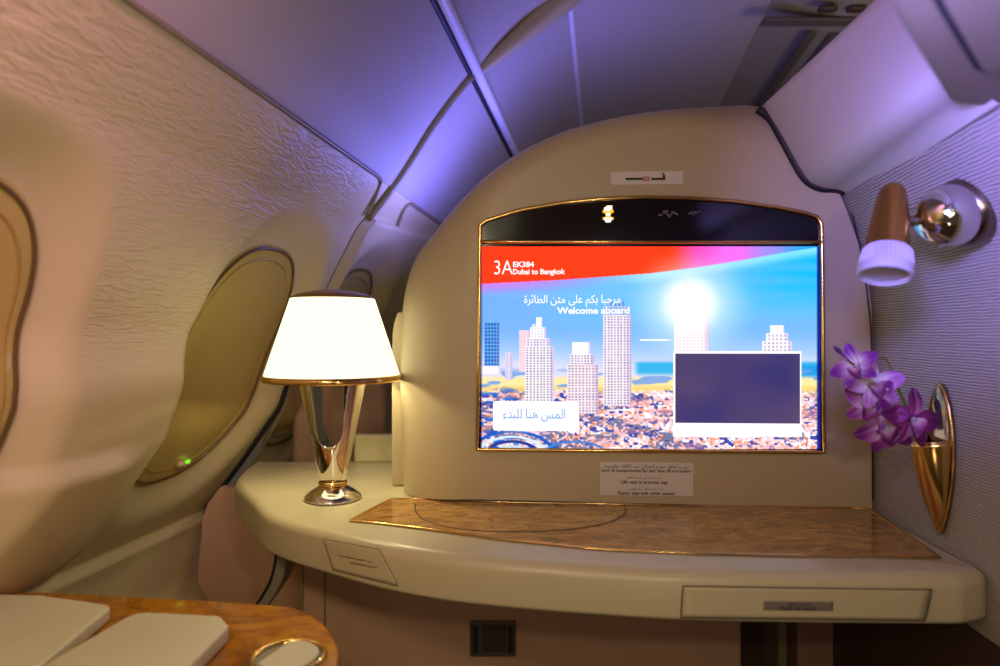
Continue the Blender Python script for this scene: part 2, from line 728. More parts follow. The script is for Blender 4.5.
v, f = [], []
for z in np.arange(.02, .345, .02):
    v += [wallP(1.5455, z), wallP(1.5625, z)]
n = len(v) // 2
f = [(2 * i, 2 * i + 1, 2 * i + 3, 2 * i + 2) for i in range(n - 1)]
tag(mesh('trim_9', v, f, M['cream']), kind='structure')

# windows
for k, (yc, a) in enumerate(WINS):
    w = thing('window_%d' % (k + 1), (wallP(yc, WZ)[0] - .06, yc, WZ),
              ['oval cabin window at the left edge, cut by the frame', 'full oval cabin window left of the lamp',
               'oval cabin window half hidden behind the lamp'][k], 'window', kind='structure')

    def wp(ang, r, off):
        c, s = math.cos(ang), math.sin(ang)
        n = 2.7
        y = yc + a * r * math.copysign(abs(c) ** (2 / n), c)
        z = WZ + WB * r * math.copysign(abs(s) ** (2 / n), s)
        return (SL * y + wallL(y, z, False) - .040 + off, y, z)
    nn_ = 96
    rings = []
    for r in (1.02, .97, .90, .8, .6, .4, .2, .02):
        rings.append([wp(2 * math.pi * i / nn_, r, .0025 - .010 * float(sstep(.9, .3, r))) for i in range(nn_)])
    v, f = rings_mesh(rings, True, False, True)
    mesh('pane', v, f, M['lens'], w)
    v, f = tube([wp(2 * math.pi * i / nn_, 0.992, .003) for i in range(nn_)], .0032, 8, True)
    g = mesh('gasket', v, f, M['lensrim'], w)
    v, f = tube([wp(2 * math.pi * i / nn_, 0.90, .002) for i in range(nn_)], .0022, 8, True)
    mesh('inner_ring', v, f, M['lensring'], w)
    if k > 0:
        yi = [0, 1.345, 1.775][k]
        zi = -.262
        xw = SL * yi + float(prof(zi)) - .040
        mt = Matrix.Translation((xw + .004, yi, zi)) @ Matrix.Scale(1.7, 4, (0, 1, 0))
        v, f = lathe([(.0005, .006), (.006, .005), (.009, .001), (.010, -.006), (.0005, -.007)], 20, mt)
        kb = mesh('beige_oval', v, f, M['blank'], w)
        for s in (-1, 1):  # pair of small green emissive dots on the beige oval
            mt = Matrix.Translation((xw + .013, yi + .007 + s * .0045, zi + .001))
            v, f = lathe([(.0003, .0042), (.003, .003), (.0040, 0), (.003, -.003), (.0003, -.0042)], 14, mt)
            mesh('green_dot', v, f, M['green'], kb)

# ceiling skin: height profile against distance across the axis
cp = [(-.486, .34), (-.445, .402), (-.40, .475), (-.35, .545), (-.305, .600)]
cp2 = [(-.283, .612), (-.23, .675), (-.16, .735), (-.075, .785)]
cp3 = [(-.066, .790), (.0, .805), (.15, .825), (.43, .832)]
cp4 = [(.432, .829), (.60, .79), (1.5, .79)]


def sweep(name, pr, y0, y1, material, steps=24):
    rings = []
    for i in range(steps + 1):
        y = y0 + (y1 - y0) * i / steps
        rings.append([(l + SL * y, y, z) for l, z in pr])
    v, f = rings_mesh(rings, False)
    o = mesh(name, v, f, material)
    tag(o, kind='structure')
    return o


o = sweep('ceiling', smooth_pts(cp, 20), -.3, 3.4, M['ceil'])
o = sweep('ceiling', smooth_pts(cp2, 20) + cp3, -.3, 3.4, M['ceil'])
tag(o, 'smooth purple-lit centre ceiling panel', 'ceiling')
o = sweep('ceiling', cp4, -.3, 3.4, M['grey'])
tag(o, 'grey aisle ceiling panel with air slots', 'ceiling')


def line_trim(name, l, z, y0, y1, r, material, n=30):
    v, f = tube([(l + SL * (y0 + (y1 - y0) * i / n), y0 + (y1 - y0) * i / n, z) for i in range(n + 1)], r, 10)
    o = mesh(name, v, f, material)
    tag(o, kind='structure')
    return o


def surf(y, z, off=0.0):
    """point on the sidewall / ceiling skin at height z, lifted by off"""
    if z <= .34:
        return (SL * y + wallL(y, z, False) + off, y, z - off * .4)
    zz = [q[1] for q in cp + cp2 + cp3]
    ll = [q[0] for q in cp + cp2 + cp3]
    return (SL * y + float(np.interp(z, zz, ll)) + off, y, z - off * .7)


# rounded olive trim that runs along the top of the window panel and turns down at its end
pts = [(SL * y - .482, y, .340) for y in np.linspace(-.3, 1.44, 30)]
pts += [(SL * 1.475 - .485, 1.475, .338), (SL * 1.495 - .497, 1.495, .325), (SL * 1.51 - .512, 1.51, .30),
        (SL * 1.525 - .535, 1.525, .268)]
v, f = tube(smooth_pts(pts, 90), .0042, 10)
tag(mesh('trim_2', v, f, M['olive']), kind='structure')
# its neighbour in the next bay
pts = [surf(1.745, .280, .003), surf(1.72, .30, .003), surf(1.705, .318, .003), surf(1.715, .332, .003), surf(1.76, .335, .003),
       surf(2.0, .335, .003), surf(2.8, .335, .003)]
v, f = tube(smooth_pts(pts, 60), .0045, 10)
tag(mesh('trim_3', v, f, M['olive']), kind='structure')
# hoop across the ceiling
pts = [surf(1.555, z, .003) for z in np.linspace(.266, .605, 24)]
v, f = tube(pts, .0085, 12)
tag(mesh('trim_4', v, f, M['olive']), kind='structure')
pts = smooth_pts([P(px, py, 1.555) for px, py in ((475, 75), (500, 53), (530, 27), (560, 0), (600, -32), (660, -60))], 40)
v, f = tube(pts, [.008 + .026 * min(1, i / 24) for i in range(len(pts))], 16)
tag(mesh('trim_5', v, f, M['cream']), kind='structure')
# stepped joints that run the length of the ceiling
line_trim('trim_6', -.303, .603, -.3, 3.3, .0065, M['seam'])
line_trim('trim_7', -.284, .606, -.3, 3.3, .0120, M['lip'])
line_trim('trim_8', -.071, .788, -.3, 3.3, .0070, M['lip'])

# air slots and cross bar in the aisle ceiling
g = thing('ceiling_air_grille', (.86, 2.0, .79), 'grey ceiling air grille with long dark slots, upper right beyond the console', 'air vent')
for l in (.555, .615):
    v, f = box(-.012, .012, 1.75, 2.6, .781, .789)
    v = [(q[0] + l + SL * q[1], q[1], q[2]) for q in v]
    mesh('slot', v, f, M['slot'], g, False)
v, f = box(.66, 1.1, 1.66, 1.70, .780, .789)
bevel(mesh('cross_bar', v, f, M['slot'], g, False), .004)
for x in (.77, .84):
    v, f = slab(round_corners([(x, 1.60), (x + .045, 1.60), (x + .045, 1.625), (x, 1.625)], .01), .780, .789, .003)
    mesh('vent_slot', v, f, M['darkpanel'], g)


# ------------------------------------------------------------------ right wall
def wallR(y, z):
    lean = -(.050 + (1.09 - y) * .10) * float(np.clip((z - .02) / .202, 0, 1.25)) ** 1.7
    return .537 + .07 * y + lean


rings = []
for y in np.linspace(-.2, 1.5, 40):
    rings.append([(wallR(y, z), y, z) for z in np.linspace(-.372, .25, 44)])
v, f = rings_mesh(rings, False)
tag(mesh('wall_right', v, f, M['fabric']), kind='structure')
rings = []
for y in np.linspace(-.2, 1.5, 8):
    rings.append([(wallR(y, -.372) + .004, y, z) for z in (-.372, -.40, -1.04)])
v, f = rings_mesh(rings, False)
tag(mesh('baseboard_right', v, f, M['darkpanel']), kind='structure')

# sloping cover between the right wall and the ceiling, lit by the mood light
far = [(.578, .220), (.552, .232), (.526, .236), (.505, .246), (.490, .265), (.474, .294), (.458, .3236), (.441, .351), (.432, .366),
       (.436, .378), (.46, .384), (.60, .39)]
rings = []
for i in range(31):
    y = 1.16 - i / 30 * .52
    t = 1.09 - y
    rings.append([(x - t * (.22 - .19 * min(1, max(0, (z - .222) / .14))), y, z) for x, z in far])
rings = [smooth_pts(r, 48) for r in rings]
v, f = rings_mesh(rings, False)
o = mesh('ceiling_cove_cover', v, f, M['cover'])
tag(o, 'purple-lit sloping cove cover above the ribbed right wall', 'ceiling cove', kind='structure')
# black seal where the cover meets the monitor console
seal = [q[::2] if len(q) == 3 else q for q in smooth_pts(far, 48)]


# overhead unit, near right
u0 = [(.4375, .650), (.495, .668), (.70, .668), (.70, .02), (-.06, .02), (.255, .446)]
poly = round_corners(u0, [.02, .01, 0, 0, 0, .03])
tov = thing('overhead_unit', (.5, .5, .258), 'cream overhead service unit at the top right corner of the photo', 'overhead unit')
poly_d = densify(poly, .03)
v, f = slab(poly_d, .224, .50, 0, .008)
sharp(mesh('body', v, f, M['overhead'], tov), 50)
pan = round_corners([(.403, .566), (.43, .571), (.68, .571), (.68, .06), (.03, .06), (.289, .446)], [.022, 0, 0, 0, 0, .02])
v, f = slab(densify(pan, .03), .2225, .225, 0, .001)
mesh('panel_gap', v, f, M['seam'], tov)
nm = normals2d(pan)
pan2 = [(p[0] - q[0] * .006, p[1] - q[1] * .006) for p, q in zip(pan, nm)]
v, f = slab(densify(pan2, .03), .2200, .2224, 0, .001)
mesh('access_panel', v, f, M['overhead'], tov)

# ------------------------------------------------------------------ monitor console
KY, KX = 1.105, .25


def planeY(x):
    return KY - .05 * (x - KX)


def F(px, py, off=0.0):
    """point on the console front (plane), off = distance towards the viewer"""
    a = (px - 500) / 667
    y = (KY + .05 * KX) / (1 + .05 * a)
    s = y
    return (a * s, y - off, (333 - py) / 667 * s)


tc_ = thing('monitor_console', (.25, 1.2, TOP), 'beige arched console housing around the screen, standing on the shelf', 'console housing')
sil = [(404, 492), (402, 440), (401, 390), (401, 350), (402, 322), (405, 295), (411, 271), (420, 252), (432, 237), (450, 214), (470, 192), (490, 174),
       (512, 158), (535, 145), (562, 133), (590, 125), (620, 118), (660, 112), (700, 109), (745, 107)]
oc = []
for i, (px, py) in enumerate(sil):
    t = min(1, max(0, (py - 150) / 110))
    d = .052 + (.088 - .052) * t
    y = KY + .012 + d
    x = (px - 500) / 667 * y
    y = planeY(x) + d
    oc.append(((px - 500) / 667 * y, (333 - py) / 667 * y, d))
oc = smooth_pts(oc, 90)
oc[0] = (oc[0][0], TOP + .001, oc[0][2])
right = []
for z in (.235, .2, .15, .1, .05, 0, -.1, -.2, TOP + .001):
    x = wallR(1.10, z) - .0025
    right.append((x, z, .02))
# close the arch to the right wall
oc += [(.50, .372, .05), (.535, .35, .035), (.56, .30, .02)] + right
N0 = len(oc)
pl2 = [(q[0], q[1]) for q in oc]
nrm = normals2d(pl2, closed=False)
# make sure the normals point outwards
if nrm[0][0] > 0:
    nrm = [(-a, -b) for a, b in nrm]
for _ in range(14):
    sm = [nrm[0]]
    for i_ in range(1, len(nrm) - 1):
        q_ = Vector(nrm[i_ - 1]) + Vector(nrm[i_]) * 2 + Vector(nrm[i_ + 1])
        q_.normalize()
        sm.append((q_.x, q_.y))
    nrm = sm + [nrm[-1]]
rings = []


def cring(off_f, dep_f):
    r = []
    for (x, z, d), (nx, nz) in zip(oc, nrm):
        wv = .005 if x > .53 else (.045 + (.125 - .045) * float(sstep(.05, -.10, x)) * float(sstep(.30, .12, z)))
        xx, zz = x - nx * wv * off_f, max(z - nz * wv * off_f, TOP + .001)
        r.append((xx, planeY(xx) + d * dep_f, zz))
    return r


for e in (.22, .12, .05):
    rings.append([(x, planeY(x) + d + e, z) for x, z, d in oc])
for k in range(13):
    a_ = math.pi / 2 * k / 12
    rings.append(cring(1 - math.cos(a_), 1 - math.sin(a_)))
v, f = rings_mesh(rings, False)
nf = len(f)
face = [len(v) - N0 + i for i in range(N0)]
f.append(tuple(face))
sh = mesh('shell', v, f, M['cream'], tc_)
sh.data.polygons[nf].use_smooth = False

# thin backing shell seen at the left of the housing
bp_ = [(393, 488), (393, 430), (393, 370), (394, 330), (399, 312)]
oc2 = []
for px, py in bp_:
    y = 1.262
    oc2.append(((px - 500) / 667 * y, (333 - py) / 667 * y))
oc2[0] = (oc2[0][0], TOP + .001)
oc2 = smooth_pts(oc2, 16)
inner = [(q[0] + .06, q[1]) for q in oc2]
ring = oc2 + inner[::-1]
v, f = rings_mesh([[(x, 1.250, z) for x, z in ring], [(x, 1.246, z) for x, z in ring], [(x, 1.32, z) for x, z in ring]][1:], True, True, True)
bevel(mesh('backing_shell', v, f, M['cream'], tc_), .004)

# black seal along the cove cover
pts = [P(758, 109, planeY(.45) - .004), P(770, 118, planeY(.45) - .004), P(780, 135, planeY(.45) - .004), P(790, 153, planeY(.47) - .004), P(800, 171, planeY(.5) - .004),
       P(809, 182, planeY(.5) - .004), P(822, 188, planeY(.52) - .004), P(838, 189, planeY(.55) - .004), P(848, 196, planeY(.55) - .003), P(854, 220, planeY(.57) - .003),
       P(862, 256, planeY(.58) - .003), P(868, 298, planeY(.59) - .003), P(871.5, 340, planeY(.6) - .003), P(872.5, 420, planeY(.6) - .003), P(873, 500, planeY(.6) - .003)]
sp = smooth_pts(pts, 80)
v, f = tube(sp, [.0066 if i < 42 else max(.0012, .0066 - (i - 42) * .0009) for i in range(81)], 10)
mesh('edge_seal', v, f, M['seam'], tc_)


def placard(px0, py0, px1, py1, name, material, rows, parent, off=.0012):
    a, b = F(px0, py0, off), F(px1, py1, off)
    ring = round_corners([(a[0], a[2]), (b[0], a[2]), (b[0], b[2]), (a[0], b[2])], .0025, 4)
    r0 = [(x, planeY(x) + .0005, z) for x, z in ring]
    r1 = [(x, planeY(x) - off, z) for x, z in ring]
    v, f = rings_mesh([r0, r1], True, False, True)
    o = mesh(name, v, f, material, parent, False)
    for vf, pxc, pyc, wpx, nm_, mt_ in rows:
        on_front(vf, pxc, pyc, wpx, nm_, mt_, o, off + .0004)
    return o


def on_front(vf, pxc, pyc, wpx, name, material, parent, off, hpx=None):
    tv, tf = vf
    xs = [q[0] for q in tv]
    zs = [q[1] for q in tv]
    w = max(xs) - min(xs)
    cx, cz = (max(xs) + min(xs)) / 2, (max(zs) + min(zs)) / 2
    c0 = F(pxc, pyc)
    sc = wpx / 667 * c0[1] / w
    sz = sc if hpx is None else hpx / 667 * c0[1] / (max(zs) - min(zs))
    out = []
    for q in tv:
        x = c0[0] + (q[0] - cx) * sc
        out.append((x, planeY(x) - off, c0[2] + (q[1] - cz) * sz))
    return mesh(name, out, tf, material, parent, False)


A1 = arabic('\u064a\u062c\u0628 \u0625\u063a\u0644\u0627\u0642 \u062c\u0645\u064a\u0639 \u0627\u0644\u062e\u0632\u0627\u0626\u0646 \u0639\u0646\u062f \u0627\u0644\u0625\u0642\u0644\u0627\u0639 \u0648\u0627\u0644\u0647\u0628\u0648\u0637'.replace('\u0625', '\u0623').replace('\u063a', '\u0639'))
A2 = arabic('\u0633\u062a\u0631\u0629 \u0627\u0644\u0646\u062c\u0627\u0629 \u0641\u064a \u0645\u0633\u0646\u062f \u0627\u0644\u0642\u062f\u0645')
A3 = arabic('\u0627\u0631\u0628\u0637 \u062d\u0632\u0627\u0645 \u0627\u0644\u0645\u0642\u0639\u062f \u0623\u062b\u0646\u0627\u0621 \u0627\u0644\u062c\u0644\u0648\u0633'.replace('\u062b', '\u062a'))
placard(600, 462, 693, 496, 'placard', M['label'], [
    (text_vf(A1, .004), 646, 466.5, 84, 'arabic_text', M['ink']),
    (text_vf('Stow all compartments for taxi, take off and landing', .02), 646, 471, 89, 'stowage_text', M['ink']),
    (text_vf(A2, .004), 644, 478, 34, 'arabic_text', M['ink']),
    (text_vf('Life vest in armrest cap', .02), 644, 482.5, 46, 'life_vest_text', M['ink']),
    (text_vf(A3, .004), 645, 489, 36, 'arabic_text', M['ink']),
    (text_vf('Fasten seat belt while seated', .02), 646, 493, 56, 'seat_belt_text', M['ink']),
], tc_)


def bar2(x0, x1, z0, z1):
    return [(x0, z0, 0), (x1, z0, 0), (x1, z1, 0), (x0, z1, 0)], [(0, 1, 2, 3)]


def stroke(x0, z0, x1, z1, w):
    t = Vector((x1 - x0, z1 - z0)).normalized() * w / 2
    nx, nz = -t.y, t.x
    return [(x0 + nx, z0 + nz, 0), (x1 + nx, z1 + nz, 0), (x1 - nx, z1 - nz, 0), (x0 - nx, z0 - nz, 0)], [(0, 1, 2, 3)]


pc = placard(611, 172, 683, 184, 'symbol_placard', M['label'], [
    (join(bar2(0, 16, 0, 2.2)), 634, 179, 17, 'black_bar', M['ink']),
    (join(bar2(0, 11, 0, 2.2), bar2(11, 13.5, 0, 5), stroke(12.5, 5.5, 10.5, 7.0, 1.3)), 658, 176.3, 14, 'smoke_mark', M['ink']),
    (join(stroke(0, 0, 3.4, 5, 1.1), stroke(3.4, 0, 0, 5, 1.1), stroke(3.9, 0, 7.3, 5, 1.1), stroke(7.3, 0, 3.9, 5, 1.1)), 646, 179, 7.6,
     'red_cross', M['redink']),
], tc_)

# ------------------------------------------------------------------ the screen
mo = thing('monitor', F(650, 448), 'large gold-rimmed entertainment screen showing a welcome page over a city skyline', 'monitor')
arch = [(477, 449), (478, 400), (479, 340), (479.5, 280), (480, 246), (480, 226)]
top = [(486, 221), (520, 210.5), (560, 203.5), (600, 199.5), (645, 197.5), (690, 198.5), (735, 202), (775, 207.5), (805, 213.5), (816, 217)]
out = arch + top + [(820.5, 224), (821, 246), (821.5, 280), (822, 340), (822.5, 400), (823, 452)]
pts = []
for px, py in out:
    pts.append(F(px, py, .004))
pts = densify([tuple(p) for p in pts], .02)
v, f = tube(pts, .0033, 10, True)
mesh('bezel', v, f, M['gold'], mo)
a, b = F(480, 242, .004), F(821, 242.5, .004)
v, f = tube([tuple(Vector(a).lerp(Vector(b), i / 10)) for i in range(11)], .0032, 10)
mesh('bezel_bar', v, f, M['gold'], mo)
# black glass behind everything
bl = [F(px, py) for px, py in out]
r1 = [(p[0], p[1] - .0012, p[2]) for p in bl]
r0 = [(p[0], p[1] - .0001, p[2]) for p in bl]
v, f = rings_mesh([r0, r1], True, True, True)
glass = mesh('glass_panel', v, f, M['black'], mo, False)
# lit sign and faint grey marks on the black glass
cl = join(*[bar2(*q) for q in ((-3, 3, 4.2, 6.8), (-2.4, 2.4, 3.8, 4.8))])
on_front(join(stroke(-3.4, 3.6, 2.6, -3.6, 2.6), stroke(3.4, 3.6, -2.6, -3.6, 2.6), bar2(-4.6, 4.6, 1.6, 3.6), bar2(-4.6, 4.6, -3.6, -1.8)), 608, 215, 11,
         'lit_sign', M['amber'], glass, .002, 12)
on_front(join(bar2(-2.6, 1.8, 0, 3), bar2(-1, 3.4, 1, 4.4)), 608, 208.5, 8, 'lit_sign_top', M['signwhite'], glass, .0022, 5.5)
on_front(join(([(-3.6, 3, 0), (-2, 0, 0), (2, 0, 0), (3.6, 3, 0), (2.6, 4.2, 0), (-2.6, 4.2, 0)], [(0, 1, 2, 3, 4, 5)])), 608, 220, 8.5, 'lit_sign_base',
         M['signwhite'], glass, .0022, 5)
on_front(join(bar2(-1.6, 1.6, -1.3, 1.3)), 608, 214.5, 4, 'lit_sign_core', M['signwhite'], glass, .0024, 3)
on_front(join(stroke(0, 0, 4, 0, 1.6), stroke(4, 2, 9, 4, 1.4), stroke(5, 4, 11, -2, 2.0), stroke(9, -2, 15, 3, 1.4), stroke(12, 3, 18, 0, 1.4)), 668, 214, 20,
         'grey_mark', M['greymark'], glass, .002)
on_front(join(stroke(0, 0, 4, 2, 1.4), stroke(4, -1, 7, 2.5, 1.6), stroke(7, 0, 11, 3, 1.2)), 694, 213, 12, 'grey_mark', M['greymark'], glass, .002)

# picture: computed per vertex, in display coordinates (X 481..820, Y 246..449)
NX, NY = 680, 406
X, Y = np.meshgrid(np.linspace(481, 820, NX), np.linspace(246.5, 449, NY))
rng = np.random.RandomState(7)


def noise(sx, sy, seed):
    r = np.random.RandomState(seed)
    gw, gh = int(339 / sx) + 3, int(203 / sy) + 3
    g = r.rand(gh, gw)
    u = (X - 481) / sx
    w = (Y - 246) / sy
    i, j = w.astype(int), u.astype(int)
    fu, fw = u - j, w - i
    fu = fu * fu * (3 - 2 * fu)
    fw = fw * fw * (3 - 2 * fw)
    return (g[i, j] * (1 - fu) + g[i, j + 1] * fu) * (1 - fw) + (g[i + 1, j] * (1 - fu) + g[i + 1, j + 1] * fu) * fw


def mixc(img, col, a):
    a = np.clip(a, 0, 1)[..., None]
    return img * (1 - a) + np.array(col, float) * a


img = np.zeros(X.shape + (3,))
img[:] = (110, 190, 248)
img = mixc(img, (120, 150, 250), sstep(620, 481, X) * .45)
img = mixc(img, (18, 184, 255), sstep(700, 800, X) * sstep(330, 262, Y))
img = mixc(img, (120, 176, 244), sstep(300, 340, Y) * .8)
img = mixc(img, (188, 210, 250), sstep(325, 362, Y) * .8)
img = mixc(img, (250, 225, 240), sstep(350, 372, Y) * (.45 + .3 * noise(18, 4, 1)))
img = mixc(img, (150, 190, 240), (noise(60, 7, 3) - .45) * .7 * sstep(340, 280, Y))
# banner
bc = np.interp(X, [481, 560, 650, 700, 740, 770, 800, 820], [284, 280, 273.5, 267, 260.5, 255, 250, 247])
img = mixc(img, (222, 120, 240), sstep(bc + 14, bc, Y) * sstep(650, 500, X) * .8)
img = mixc(img, (200, 245, 255), sstep(bc + 12, bc + 2, Y) * sstep(590, 660, X) * .6)
ban = np.zeros_like(img)
ban[:] = (255, 62, 26)
ban = mixc(ban, (255, 78, 190), sstep(668, 700, X) * 1.0)
ban = mixc(ban, (246, 110, 240), sstep(695, 730, X))
ban = mixc(ban, (160, 140, 250), sstep(735, 770, X))
ban = mixc(ban, (40, 170, 252), sstep(770, 806, X))
am = (Y < bc)
img[am] = ban[am]
# sun
d = np.hypot((X - 690) / 1.15, (Y - 306))
img = mixc(img, (225, 245, 255), sstep(62, 12, d) * .75)
# water, sand, town
img = mixc(img, (30, 170, 226), sstep(360, 364, Y) * sstep(378, 371, Y) * sstep(632, 640, X) * .85)
img = mixc(img, (30, 150, 226), sstep(364, 367, Y) * sstep(383, 376, Y) * sstep(796, 803, X) * .9)
img = mixc(img, (252, 228, 160), sstep(374, 380, Y))
img = mixc(img, (250, 205, 110), sstep(384, 388, Y) * sstep(394, 389, Y) * .7)
img = mixc(img, (120, 160, 225), sstep(.6, .7, noise(14, 4, 5)) * sstep(366, 374, Y) * sstep(404, 396, Y) * .9)
tn = sstep(390, 398, Y + 6 * noise(20, 10, 8))
town = np.zeros_like(img)
town[:] = (246, 206, 214)
t1, t2, t3, t4 = noise(3.2, 2.2, 11), noise(5, 2.6, 12), noise(2.2, 1.8, 13), noise(26, 8, 14)
town = mixc(town, (238, 142, 96), sstep(.55, .72, t1) * .8)
town = mixc(town, (60, 70, 170), sstep(.62, .72, t2) * .95)
town = mixc(town, (255, 250, 250), sstep(.55, .7, t3))
town = mixc(town, (40, 110, 220), sstep(.66, .76, noise(7, 3, 15)) * sstep(560, 500, X))
town = mixc(town, (60, 64, 120), sstep(.58, .7, t4) * sstep(.4, .6, t3) * .7)
town = mixc(town, (236, 150, 150), sstep(.6, .8, noise(30, 5, 16)) * .4)
img = mixc(img, (0, 0, 0), tn * 0) * (1 - tn[..., None]) + town * tn[..., None]
# curved blue roofs, bottom left
for r_, w_, c_ in ((46, 3, (32, 92, 200)), (38, 2.5, (210, 235, 255)), (31, 3, (30, 60, 150)), (24, 2.4, (190, 220, 250)), (17, 4, (40, 110, 210))):
    dd = abs(np.hypot(X - 512, (Y - 462) * 1.5) - r_)
    img = mixc(img, c_, sstep(w_, w_ * .4, dd) * sstep(428, 434, Y))
dd = abs(np.hypot(X - 575, (Y - 456) * 2.2) - 32)
img = mixc(img, (60, 130, 220), sstep(2.6, 1, dd) * sstep(434, 438, Y))


def tower(x0, x1, y0, y1, base, dark, px=3.2, py=2.6, a=.95, lw=.40):
    """block of flats with window rows"""
    global img
    s = (X > x0) & (X < x1) & (Y > y0) & (Y < y1)
    im = mixc(img, base, np.ones_like(X) * .95)
    gx = ((X - x0) % px) / px
    gy = ((Y - y0) % py) / py
    wv = (gx > lw) & (gy > lw)
    im = mixc(im, dark, wv * a * (.6 + .4 * noise(4, 4, int(x0))))
    im = mixc(im, (150, 120, 190), sstep(x0 + (x1 - x0) * .78, x1, X) * .35)
    img = np.where(s[..., None], im, img)


tower(505, 512, 352, 380, (225, 215, 240), (190, 180, 220))
tower(484, 499, 322, 366, (90, 160, 225), (30, 60, 170), 3, 3.6, .9)
tower(481, 501, 366, 374, (250, 240, 245), (240, 230, 240))
tower(519, 530, 330, 372, (246, 214, 226), (236, 190, 212))
tower(532, 536, 324, 334, (240, 240, 250), (180, 190, 230))
tower(536, 542, 317, 330, (255, 255, 255), (240, 240, 255))
tower(530, 546, 327, 340, (255, 252, 250), (200, 190, 225))
tower(526, 550, 338, 350, (250, 240, 245), (140, 130, 190))
tower(525, 553.5, 346, 404, (252, 244, 240), (110, 104, 170), 3.4, 2.6, .85)
tower(572, 590, 342, 356, (255, 255, 255), (252, 250, 252))
tower(570, 594, 354, 366, (250, 240, 244), (130, 104, 160))
tower(567, 598, 364, 414, (250, 232, 234), (124, 104, 160), 3.4, 2.8, .8)
for xs_, yt in ((610, 300), (614, 303), (618, 298), (622, 301), (626, 306), (606, 306)):
    tower(xs_, xs_ + 2.2, yt, 316, (130, 150, 220), (80, 100, 190))
tower(603, 629, 306, 318, (190, 205, 240), (90, 110, 200), 3, 3, .7)
tower(603, 631, 315, 406, (250, 238, 240), (120, 100, 165), 3.2, 2.7, .8)
tower(674, 709, 300, 352, (255, 246, 246), (232, 200, 214), 3.6, 3.2, .7)
d = np.hypot((X - 690), (Y - 304))
img = mixc(img, (255, 255, 255), sstep(36, 12, d))
tower(770, 784, 325, 338, (255, 255, 255), (250, 244, 250))
tower(766, 788, 333, 345, (255, 250, 250), (150, 120, 180), 4, 3.6, .7)
tower(762, 792, 341, 352, (252, 246, 250), (150, 110, 170), 4, 3.4, .7)
tower(640, 672, 339.3, 340.9, (255, 255, 255), (255, 255, 255))
# pale status strip below the preview
s = (X > 673) & (X < 802) & (Y > 422) & (Y < 437)
img = np.where(s[..., None], img * .05 + np.array((255, 252, 255)) * .95, img)
img = mixc(img, (10, 20, 120), sstep(815.5, 818, X) * .9)
img = mixc(img, (30, 30, 90), sstep(483, 481, X) * .6)
img = np.clip(img, 0, 255) / 255
imgl = np.where(img <= 0.04045, img / 12.92, ((img + .055) / 1.055) ** 2.4)
V = []
for j in range(NY):
    for i in range(NX):
        V.append(F(float(X[j, i]), float(Y[j, i]), .0018))
FF = [(j * NX + i, j * NX + i + 1, (j + 1) * NX + i + 1, (j + 1) * NX + i) for j in range(NY - 1) for i in range(NX - 1)]
disp = bpy.data.meshes.new('display')
off = world_loc(mo)
disp.from_pydata([(q[0] - off.x, q[1] - off.y, q[2] + C - off.z) for q in V], [], FF)
disp.materials.append(M['picture'])
at = disp.attributes.new('picture', 'FLOAT_COLOR', 'POINT')
cc = np.ones((NX * NY, 4), np.float32)
cc[:, :3] = imgl.reshape(-1, 3)
at.data.foreach_set('color', cc.ravel())
dobj = bpy.data.objects.new('display', disp)
COL.objects.link(dobj)
dobj.parent = mo


def panel_on_screen(px0, py0, px1, py1, r, off, name, material):
    a, b = F(px0, py0), F(px1, py1)
    ring = round_corners([(a[0], a[2]), (b[0], a[2]), (b[0], b[2]), (a[0], b[2])], r, 5)
    v = [(x, planeY(x) - off, z) for x, z in ring]
    return mesh(name, v, [tuple(range(len(v)))], material, dobj, False)


panel_on_screen(493, 401, 579, 431, .005, .0022, 'touch_button', M['white_light'])
panel_on_screen(673, 351, 801, 426, .001, .0022, 'preview_border', M['white_light'])
panel_on_screen(675, 353.5, 799.5, 423.5, 0, .0024, 'preview_window', M['slate_light'])
on_front(text_vf('3A', -.004), 503.5, 267.5, 18.5, 'seat_number', M['white_light'], dobj, .0024, 14)
on_front(text_vf('EK384', .03), 523.5, 264.5, 21, 'flight_number', M['white_light'], dobj, .0024, 5.6)
on_front(text_vf('Dubai to Bangkok', .03), 539, 272.5, 52, 'route_text', M['white_light'], dobj, .0024, 7)
on_front(text_vf(arabic('\u0645\u0631\u062d\u0628\u0627 \u0628\u0643\u0645 \u0639\u0644\u0649 \u0645\u062a\u0646 \u0627\u0644\u0637\u0627\u0626\u0631\u0629'), .012),
         572, 301, 96, 'arabic_welcome', M['white_light'], dobj, .0024, 13)
on_front(text_vf('Welcome aboard', .03), 593, 310.5, 72, 'welcome_text', M['white_light'], dobj, .0024, 7)
on_front(text_vf(arabic('\u0627\u0644\u0645\u0633 \u0647\u0646\u0627 \u0644\u0644\u0628\u062f\u0621'), .0), 534, 415, 62, 'touch_text', M['blue_light'], dobj, .0026, 13)

# ------------------------------------------------------------------ console shelf
ts = thing('console_shelf', (.05, 1.15, -.345), 'cream bow-fronted shelf under the screen with a burl wood inlay', 'shelf')
BZ = -.347
fr = [(245, 516), (252, 531), (264, 546), (288, 558), (320, 568), (360, 580), (400, 589.5), (450, 598), (500, 603.5), (550, 608), (600, 611.5), (680, 616.5), (800, 619), (900, 620), (962, 620.5)]
fp = [Q(px, py, BZ + .006) for px, py in fr]
fp = [(-.552, 1.50), (-.545, 1.42), (-.527, 1.33)] + [(-.500, 1.265)] + fp[1:]
fp = smooth_pts(fp, 110)
del fp[1:4]
right = [(.5945, .820), (.5965, .85), (wallR(.95, -.3) - .004, .95), (wallR(1.2, -.3) - .004, 1.2), (wallR(1.5, -.3) - .004, 1.50)]
poly = fp + smooth_pts([fp[-1], (.585, .806)] + right[:2], 14)[1:] + right[2:]
poly = densify(poly, .03)
